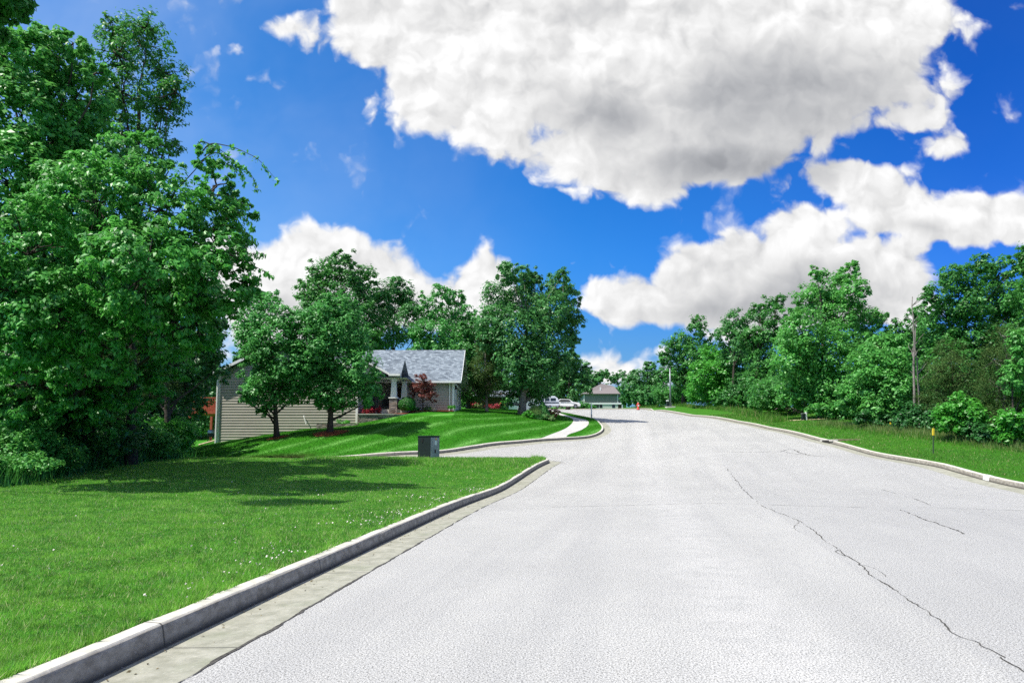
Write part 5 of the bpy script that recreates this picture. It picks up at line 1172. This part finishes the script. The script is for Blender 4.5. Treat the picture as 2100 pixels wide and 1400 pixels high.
# --- far grey-green house ------------------------------------------------------------
FD = 200; fx0 = at(1198, 820, FD)[0]; fx1 = at(1267, 820, FD)[0]; fx2 = at(1277, 820, FD)[0]; fe = at(1230, 807, FD)[2]; fb = at(1230, 838, FD)[2] - 1.2; fm = at(1230, 826.5, FD)[2]; fp = at(1238, 789, FD + 4)[2]
fh = empty('house', ((fx0 + fx1) / 2, FD + 5, fb), 'far grey-green two-storey house with hipped brown roof at the top of the street', 'house')
mb = MB(); mb.box((fx0, FD, fm), (fx1, FD + 10, fe)); mb.build('upper_wall', M['siding_green'], fh)
mb = MB(); mb.box((fx0 - .03, FD - .1, fb - 2), (fx1 + .02, FD + 10.1, fm - .35)); lw = mb.build('lower_wall', M['siding_pale'], fh)
mb = MB(); mb.box((fx0 - .15, FD - .25, fm - .34), (fx2, FD - .101, fm + .12)); mb.box((fx0 - .1, FD - .12, fm + .13), (fx0 + .12, FD + .1, fe)); mb.box((fx1 - .1, FD - .12, fm + .13), (fx1 + .08, FD + .1, fe)); mb.box((fx0 - .2, FD - .18, fb - 1), (fx0 + .1, FD - .105, fm - .35)); mb.build('trim', M['white'], fh)
ex0, ex1, fy0, fy1 = fx0 - .8, fx2 - .2, FD - .7, FD + 10.6; rm = at(1238, 789, FD)[0]; rm2 = at(1264, 793, FD)[0]
mb = MB(); cyy = (fy0 + fy1) / 2
mb.add([(ex0, fy0, fe), (fx1 + .7, fy0, fe), (fx1 + .7, fy1, fe), (ex0, fy1, fe), (rm, cyy, fp + .5), (rm2, cyy, fp - .3), (ex0, fy0, fe - .15), (fx1 + .7, fy0, fe - .15), (fx1 + .7, fy1, fe - .15), (ex0, fy1, fe - .15)],
       [(0, 1, 5, 4), (1, 2, 5), (2, 3, 4, 5), (3, 0, 4), (0, 6, 7, 1), (1, 7, 8, 2), (6, 9, 8, 7), (3, 9, 6, 0)])
frf = mb.build('roof', M['shingle_brown'], fh)
mb = MB(); x = at(1233, 797, FD)[0]; mb.box((x - .15, FD + 1.8, fe + 1.0), (x + .15, FD + 2.1, fe + 2.1)); mb.build('vent', M['white'], frf)
for (pa, pb, nm) in ((1216, 1228, 'window'), (1229.5, 1235, 'window'), (1255, 1261, 'window')):
    xa = at(pa, 830, FD)[0]; xb = at(pb, 830, FD)[0]; za_, zb_ = at(1230, 835.6, FD)[2], at(1230, 829.5, FD)[2]
    mb = MB(); mb.box((xa, FD - .16, za_), (xb, FD - .102, zb_)); wn = mb.build('window', M['glass'], lw)
mb = MB(); xa = at(1266, 830, FD)[0]; mb.box((fx1 + .03, FD + .5, fb - 2), (fx2 - .3, FD + 3, fm - .36)); mb.build('side_door_recess', M['brown'], fh)
mb = MB(); mb.box((fx2 - .3, FD - .2, fb - 2), (fx2 - .1, FD, fm - .35)); mb.build('post', M['white'], fh)
mb = MB(); mb.add([(fx1 + .02, FD, fm + .12), (fx2 + .3, FD - .2, fm - .1), (fx2 + .3, FD + 3, fm - .1), (fx1 + .02, FD + 3, fm + 1.0)], [(0, 1, 2, 3)]); mb.box((fx1 + .02, FD + 1, fm), (fx2 - .4, FD + 9, fe)); mb.build('side_bay', M['siding_green'], fh)
bush('shrub', 'round shrub at the left corner of the far house', (at(1200, 832, 180)[0], 180, at(1200, 839, 180)[2] - .6), 4.5, 2.4, 1500, .5, 'leaf_mid', 120, stems=False)
bush('shrub', 'wide low shrub between white car and far house', (at(1182, 832, 150)[0], 150, at(1182, 839, 150)[2] - .5), 5.0, 2.2, 1500, .45, 'leaf_oak', 121, stems=False)
# white blue-grey house scrap between trees left of the far house
e = empty('house', (at(1185, 820, 215)[0], 215, at(1185, 838, 215)[2] - 1), 'pale house end glimpsed between the trees left of the far grey-green house', 'house')
mb = MB(); mb.box((-1.8, 0, -2), (1.8, 6, 4.2)); o = mb.build('wall', M['white_blue']); o.parent = e
mb = MB(); slab(mb, (-2.2, -.4, 4.0), (2.2, -.4, 4.0), (2.2, 3, 5.6), (-2.2, 3, 5.6)); slab(mb, (-2.2, 3, 5.6), (2.2, 3, 5.6), (2.2, 6.4, 4.0), (-2.2, 6.4, 4.0)); o = mb.build('roof', M['shingle_brown']); o.parent = e

# --- vehicles ---------------------------------------------------------------------------
def wheel(parent, x, y, r, w_=.2):
    mb = MB(); mb.tube([(x, y - w_ / 2, r), (x, y + w_ / 2, r)], r, 16); o = mb.build('wheel', M['tyre']); o.parent = parent
    m2 = MB(); m2.tube([(x, y - w_ / 2 - .012, r), (x, y - w_ / 2 - .002, r)], r * .55, 12); o2 = m2.build('rim', M['alu']); o2.parent = o
CD = 100; x = at(1124, 830, CD)[0]; e = empty('camper', (x, CD, tz(x, CD)), 'white camper trailer with a dark window band parked beyond the great oak', 'camper'); e.scale = (.64, .64, .74)
mb = MB(); prof = [(-2.7, .55), (2.35, .55), (2.6, 1.0), (2.2, 2.0), (1.5, 2.45), (-2.3, 2.5), (-2.7, 2.2)]; k = len(prof)
mb.add([(a, -1.1, b) for a, b in prof] + [(a, 1.1, b) for a, b in prof], [tuple(range(k)), tuple(range(2 * k - 1, k - 1, -1))] + [(i, k + i, k + (i + 1) % k, (i + 1) % k) for i in range(k)]); o = mb.build('body', M['white_blue'], bevel=.06); o.parent = e
for xa, xb in ((-1.9, -1.0), (-.8, .25), (.5, 1.7)): mb = MB(); mb.box((xa, -1.14, 1.5), (xb, -1.101, 2.05)); o = mb.build('window', M['glass'], bevel=.01); o.parent = e
mb = MB(); mb.box((-2.68, -1.125, 1.02), (2.4, -1.102, 1.16)); mb.box((-2.68, -1.125, 1.25), (2.3, -1.102, 1.30)); o = mb.build('stripe', M['glass']); o.parent = e
wheel(e, -.5, -1.0, .34); wheel(e, .35, -1.0, .34)
mb = MB(); mb.tube([(2.3, 0, .6), (3.4, 0, .5)], .05, 6); o = mb.build('tow_bar', M['black']); o.parent = e
CD = 104; x = at(1161, 832, CD)[0]; e = empty('parked_car', (x, CD, tz(x, CD)), 'white saloon car parked right of the camper', 'car')
mb = MB(); prof = [(-2.1, .3), (2.1, .3), (2.15, .62), (1.9, .85), (1.0, .95), (.45, 1.38), (-.95, 1.42), (-1.6, 1.0), (-2.1, .92)]; k = len(prof)
V_ = []
for yy, sc in ((-.85, 1.0), (.85, 1.0)): V_ += [(a, yy * (1 if b < 1 else .82), b) for a, b in prof]
mb.add(V_, [tuple(range(k)), tuple(range(2 * k - 1, k - 1, -1))] + [(i, k + i, k + (i + 1) % k, (i + 1) % k) for i in range(k)]); o = mb.build('body', M['white'], bevel=.07); o.parent = e
mb = MB(); mb.add([(-1.35, -.862, 1.0), (.75, -.862, 1.0), (.38, -.74, 1.33), (-.88, -.74, 1.36)], [(0, 1, 2, 3)]); mb.add([(1.02, -.7, .97), (1.02, .7, .97), (.5, .6, 1.36), (.5, -.6, 1.36)], [(0, 1, 2, 3)]); o = mb.build('window', M['glass']); o.parent = e
o.location.x = 0; wheel(e, -1.35, -.8, .32); wheel(e, 1.35, -.8, .32)
mb = MB(); mb.box((2.02, -.7, .6), (2.16, -.45, .72)); o = mb.build('headlight', M['alu']); o.parent = e
mb = MB(); mb.box((-2.14, -.75, .7), (-2.06, -.5, .82)); o = mb.build('tail_light', M['red']); o.parent = e

# --- street furniture -----------------------------------------------------------------------
# transformer cabinet on the near lawn
TX, TY = at(879, 925, 34.2)[:2]; tzz = tz(TX, TY) - .05; hgt = at(880, 893.5, 34.2)[2] - tzz
e = empty('utility_cabinet', (TX, TY, tzz), 'dark green metal utility cabinet with warning stickers on the near lawn', 'utility cabinet', rz=R(-37)); 
def ch(mb, nm, m_, par, bevel=0, smooth=False):
    o = mb.build(nm, m_, smooth=smooth, bevel=bevel); o.parent = par; return o
hw, hd = .42, .34
mb = MB(); mb.box((-hw, -hd, .06), (hw, hd, hgt - .03)); bd = ch(mb, 'body', M['box_green'], e, .012)
mb = MB(); mb.box((-hw - .025, -hd - .025, hgt - .03), (hw + .025, hd + .025, hgt + .012)); ch(mb, 'lid', M['box_green'], e, .01)
mb = MB(); mb.box((-hw - .12, -hd - .12, -.25), (hw + .12, hd + .12, .058)); ch(mb, 'base_pad', M['concrete'], e, .01)
mb = MB(); mb.box((hw + .002, -hd + .03, .10), (hw + .014, hd - .03, hgt - .08)); dr = ch(mb, 'door', M['steel'], e, .004)  # pale steel colour stands in for sky reflection on the dark cabinet
mb = MB(); mb.box((hw + .015, -.02, hgt * .62), (hw + .018, .12, hgt * .80)); ch(mb, 'label', M['white'], dr)
mb = MB(); mb.box((hw + .015, .02, hgt * .82), (hw + .018, .11, hgt * .90)); ch(mb, 'sticker', M['orange'], dr)
mb = MB(); mb.box((hw + .015, -.02, hgt * .28), (hw + .05, .03, hgt * .42)); ch(mb, 'handle', M['black'], dr)
mb = MB(); mb.box((-.12, -hd - .03, hgt * .72), (-.06, -hd - .002, hgt * .9)); ch(mb, 'hasp', M['black'], e)
# street lamp
x, y, z = gb(1377, 106); ph = at(1377, 755, 106)[2] - z; e = empty('street_lamp', (x, y, z), 'grey street lamp pole on the verge near the top of the street', 'street lamp')
mb = MB(); mb.tube([(0, 0, .1), (0, 0, ph)], [.15, .09], 10); ch(mb, 'pole', M['alu'], e, smooth=True)
mb = MB(); mb.tube([(0, 0, ph - .05), (-.35, 0, ph + .12), (-.9, 0, ph + .16)], [.05, .045, .04], 6); ch(mb, 'arm', M['alu'], e)
mb = MB(); mb.box((-1.5, -.14, ph + .08), (-.85, .14, ph + .24)); ch(mb, 'lamp_head', M['alu'], e, .04)
mb = MB(); mb.box((-.75, -.6, -.2), (.6, .6, .10)); ch(mb, 'base', M['concrete'], e, .02)
x2 = at(1370, 830, 105.6)[0]; e = empty('utility_pedestal', (x2, 105.6, z + .1), 'small dark pedestal with pale cap beside the street lamp', 'pedestal')
mb = MB(); mb.box((-.22, -.15, -.05), (.22, .15, .78)); ch(mb, 'body', M['box_green'], e, .02); mb = MB(); mb.box((-.25, -.18, .78), (.1, .18, .98)); ch(mb, 'cap', M['white'], e, .03)
# hydrant
x, y, z = gb(1310, 100.5); e = empty('fire_hydrant', (x, y, z + .05), 'red fire hydrant beside the kerb at the top of the street', 'hydrant')
s_ = 1.15
mb = MB(); mb.lathe([(.20 * s_, -.15), (.20 * s_, .05), (.13 * s_, .06), (.13 * s_, .55 * s_), (.17 * s_, .56 * s_), (.17 * s_, .62 * s_), (.12 * s_, .72 * s_), (.04, .80 * s_)], n=14); ch(mb, 'barrel', M['red'], e, smooth=True)
mb = MB(); mb.lathe([(.05, .79 * s_), (.05, .88 * s_)], n=6); ch(mb, 'top_nut', M['white'], e)
for d in ((1, 0), (-1, 0)): mb = MB(); mb.tube([(d[0] * .1, 0, .45 * s_), (d[0] * .25 * s_, 0, .45 * s_)], .075 * s_, 8); ch(mb, 'nozzle', M['red'], e)
mb = MB(); mb.tube([(0, -.1, .42 * s_), (0, -.26 * s_, .42 * s_)], .1 * s_, 10); ch(mb, 'nozzle', M['white'], e)
# white marker post on the grass strip
x, y = hit(1213, 857); z = tz(x, y); hp = at(1213, 828, y)[2] - z; e = empty('marker_post', (x, y, z), 'slim white marker post on the grass strip before the far house', 'marker post')
mb = MB(); mb.box((-.06, -.05, -.1), (.06, .05, hp)); ch(mb, 'post', M['white'], e, .02); mb = MB(); mb.box((-.065, -.056, .05), (.065, -.051, .35)); ch(mb, 'band', M['steel'], e)
# pair of pedestals by the right wood
x, y = hit(1651, 861); z = tz(x, y); e = empty('utility_pedestal', (x, y, z), 'dark and white utility pedestal at the foot of the largest right-hand oak', 'pedestal')
mb = MB(); mb.box((-.26, -.12, -.05), (.0, .14, .52)); ch(mb, 'body', M['box_green'], e, .015); mb = MB(); mb.box((.02, -.08, -.05), (.16, .08, .66)); ch(mb, 'post', M['white'], e, .015); mb = MB(); mb.box((-.28, -.14, .52), (.01, .16, .58)); ch(mb, 'cap', M['steel'], e, .01)
r_ = np.random.RandomState(4)
mb = MB()
for k in range(60):
    xx, yy = x + r_.uniform(-1.3, 1.9), y + r_.uniform(-.15, .7); mb.ball((xx, yy, tz(xx, yy) + .0), (r_.uniform(.04, .13), r_.uniform(.04, .1), r_.uniform(.03, .06)), 6, 4)
tag(mb.build('gravel', M['rock']), 'scatter of pale stones round the pedestal by the right wood', kind='stuff', cat='stones')
mb = MB(); bx, by = hit(1655, 846); by += 1.5
for k in range(70):
    a = r_.uniform(0, 6.28); l = r_.uniform(.5, 1.5); c = np.array([bx + r_.normal(0, .9), by + r_.normal(0, .4), 0]); c[2] = tz(c[0], c[1]) + abs(r_.normal(0, .35)); d = np.array([math.cos(a), math.sin(a), r_.uniform(-.2, .5)]) * l / 2
    mb.tube([c - d, c + d * .3 + r_.normal(0, .05, 3), c + d], [.03, .022, .008], 4)
tag(mb.build('brush_pile', M['bark_dead']), 'pile of dead pale branches behind the pedestal at the right wood', 'brush pile')
# yellow-topped marker stakes
for (px, py, top, lb, hw_) in ((1914, 930, 878, 'thin green marker stake with a yellow top on the right verge', .045), (1826, 880, 866, 'short yellow marker by the tall grass, left of the stake', .04), (1834, 884, 868, 'short tan marker by the tall grass, nearest the yellow one', .04)):
    x, y = hit(px, py); z = tz(x, y); hh_ = at(px, top, y)[2] - z; e = empty('marker_stake', (x, y, z), lb, 'marker stake')
    e.rotation_euler = (0, R(3), 0)
    mb = MB(); mb.box((-hw_ * .6, -.02, -.1), (hw_ * .6, .02, hh_ * .72)); ch(mb, 'stake', M['green_post'], e)
    mb = MB(); mb.box((-hw_, -.025, hh_ * .72), (hw_, .025, hh_)); ch(mb, 'yellow_top', M['yellow'] if 'tan' not in lb else M['rock'], e, .008)
# storm drain: slab in the verge and mouth in the kerb
xa, ya = hit(1694, 901); i0 = np.linalg.norm(KC - np.array([xa, ya]), axis=1).argmin(); pk = KC[i0]; tk = (KC[i0 + 2] - KC[i0 - 2]); tk /= np.linalg.norm(tk); nk = np.array([tk[1], -tk[0]]); ang = math.atan2(tk[1], tk[0])
e = empty('storm_drain', (pk[0], pk[1], tz(pk[0], pk[1])), 'storm drain inlet in the right kerb with a brownish concrete lid behind', 'storm drain', rz=ang)
mb = MB(); mb.box((-1.1, -1.55, -.12), (1.1, -.30, .03)); ch(mb, 'lid', M['stain_brown'], e, .02)
mb = MB(); mb.box((-1.1, -.30, -.10), (1.25, .045, .012)); ch(mb, 'top_slab', M['concrete'], e, .01)
mb = MB(); mb.box((-.55, .046, -.15), (.75, .052, -.02)); ch(mb, 'mouth', M['dark'], e)
# white painted number block on the right kerb
xa, ya = hit(2090, 985, lawn=False); i0 = np.linalg.norm(KC - np.array([xa, ya]), axis=1).argmin(); pk = KC[i0]; tk = (KC[i0 + 1] - KC[i0 - 1]); tk /= np.linalg.norm(tk); nk = np.array([tk[1], -tk[0]])
def kpt(s, o_, z_): q = pk + tk * s - nk * o_; return (q[0], q[1], float(T([q[0]], [q[1]])[0]) + z_)
mb = MB()
for k in range(-1, 2):
    s0, s1 = k * .12, (k + 1) * .12
    mb.quad(kpt(s0, -.0155 + .02, .0), kpt(s1, -.0155 + .02, .0), kpt(s1, -.012, .117), kpt(s0, -.012, .117)); mb.quad(kpt(s0, -.012, .117), kpt(s1, -.012, .117), kpt(s1, -.045, .16), kpt(s0, -.045, .16)); mb.quad(kpt(s0, -.045, .16), kpt(s1, -.045, .16), kpt(s1, -.165, .168), kpt(s0, -.165, .168))
o = mb.build('paint_patch', M['white']); o['kind'] = 'structure'
# shrubs by the great oak's foot
x, y, z = gb(1098, 59.5)
rng = np.random.RandomState(6); e = empty('ornamental_grass', (x, y, z), 'pale spiky ornamental grass clump right of the great oak trunk', 'ornamental grass')
n_ = 2600; a = rng.uniform(0, 6.28, n_); l = rng.uniform(.2, 1.0, n_); tip = np.stack([np.cos(a) * l * 1.05, np.sin(a) * l * 1.05, 1.15 * np.sqrt(np.clip(1.1 - l ** 2, .02, 2)) * rng.uniform(.7, 1.1, n_)], 1); c0 = tip * rng.uniform(.3, .6, (n_, 1)); s = np.stack([-np.sin(a), np.cos(a), 0 * a], 1) * .022
v = np.empty((n_, 3, 3)); v[:, 0] = c0 - s; v[:, 1] = c0 + s; v[:, 2] = tip; fast_mesh('blades', v.reshape(-1, 3), 3, M['pale_grass'], e)
mb = MB(); mb.ball((0, 0, .25), (.75, .7, .55), 10, 6); o = mb.build('core', M['leaf_mid']); o.parent = e
x, y, z = gb(1113, 59.5); e = empty('conical_shrub', (x, y, z), 'dark conical evergreen between pale grass clump and dark round shrub', 'shrub')
n_ = 5200; a = rng.uniform(0, 6.28, n_); h = rng.uniform(0, 1, n_) ** 1.3; r_ = .78 * (1 - h) ** .8 * (1 + .1 * np.sin(a * 5 + h * 20)); hc = at(1113, 825, 59.5)[2] - z
c = np.stack([np.cos(a) * r_, np.sin(a) * r_, .05 + h * (hc - .05)], 1) + rng.normal(0, .03, (n_, 3)); fast_mesh('foliage', leaves(c, np.stack([np.cos(a), np.sin(a), .5 + 0 * a], 1) + rng.normal(0, .3, (n_, 3)), .11, .5, rng), 4, M['leaf_oak'], e)
mb = MB(); mb.lathe([(.66, .05), (.5, hc * .4), (.2, hc * .8), (.03, hc * .97)], n=10); o = mb.build('core', M['leaf_dark']); o.parent = e
for px, D, w_, h_, lm, lb in ((1128, 60.5, 1.4, 1.1, 'maple_red', 'dark reddish round shrub right of the conical evergreen'), (1123, 59, .9, .6, 'pale_grass', 'low yellow-green plant in front of the dark round shrub'), (1086, 59.3, 1.1, .8, 'leaf_bright', 'low light plant at the left of the pale grass clump')):
    bush('shrub', lb, gb(px, D), w_, h_, 1500, .12, lm, px, stems=False, nl=8)
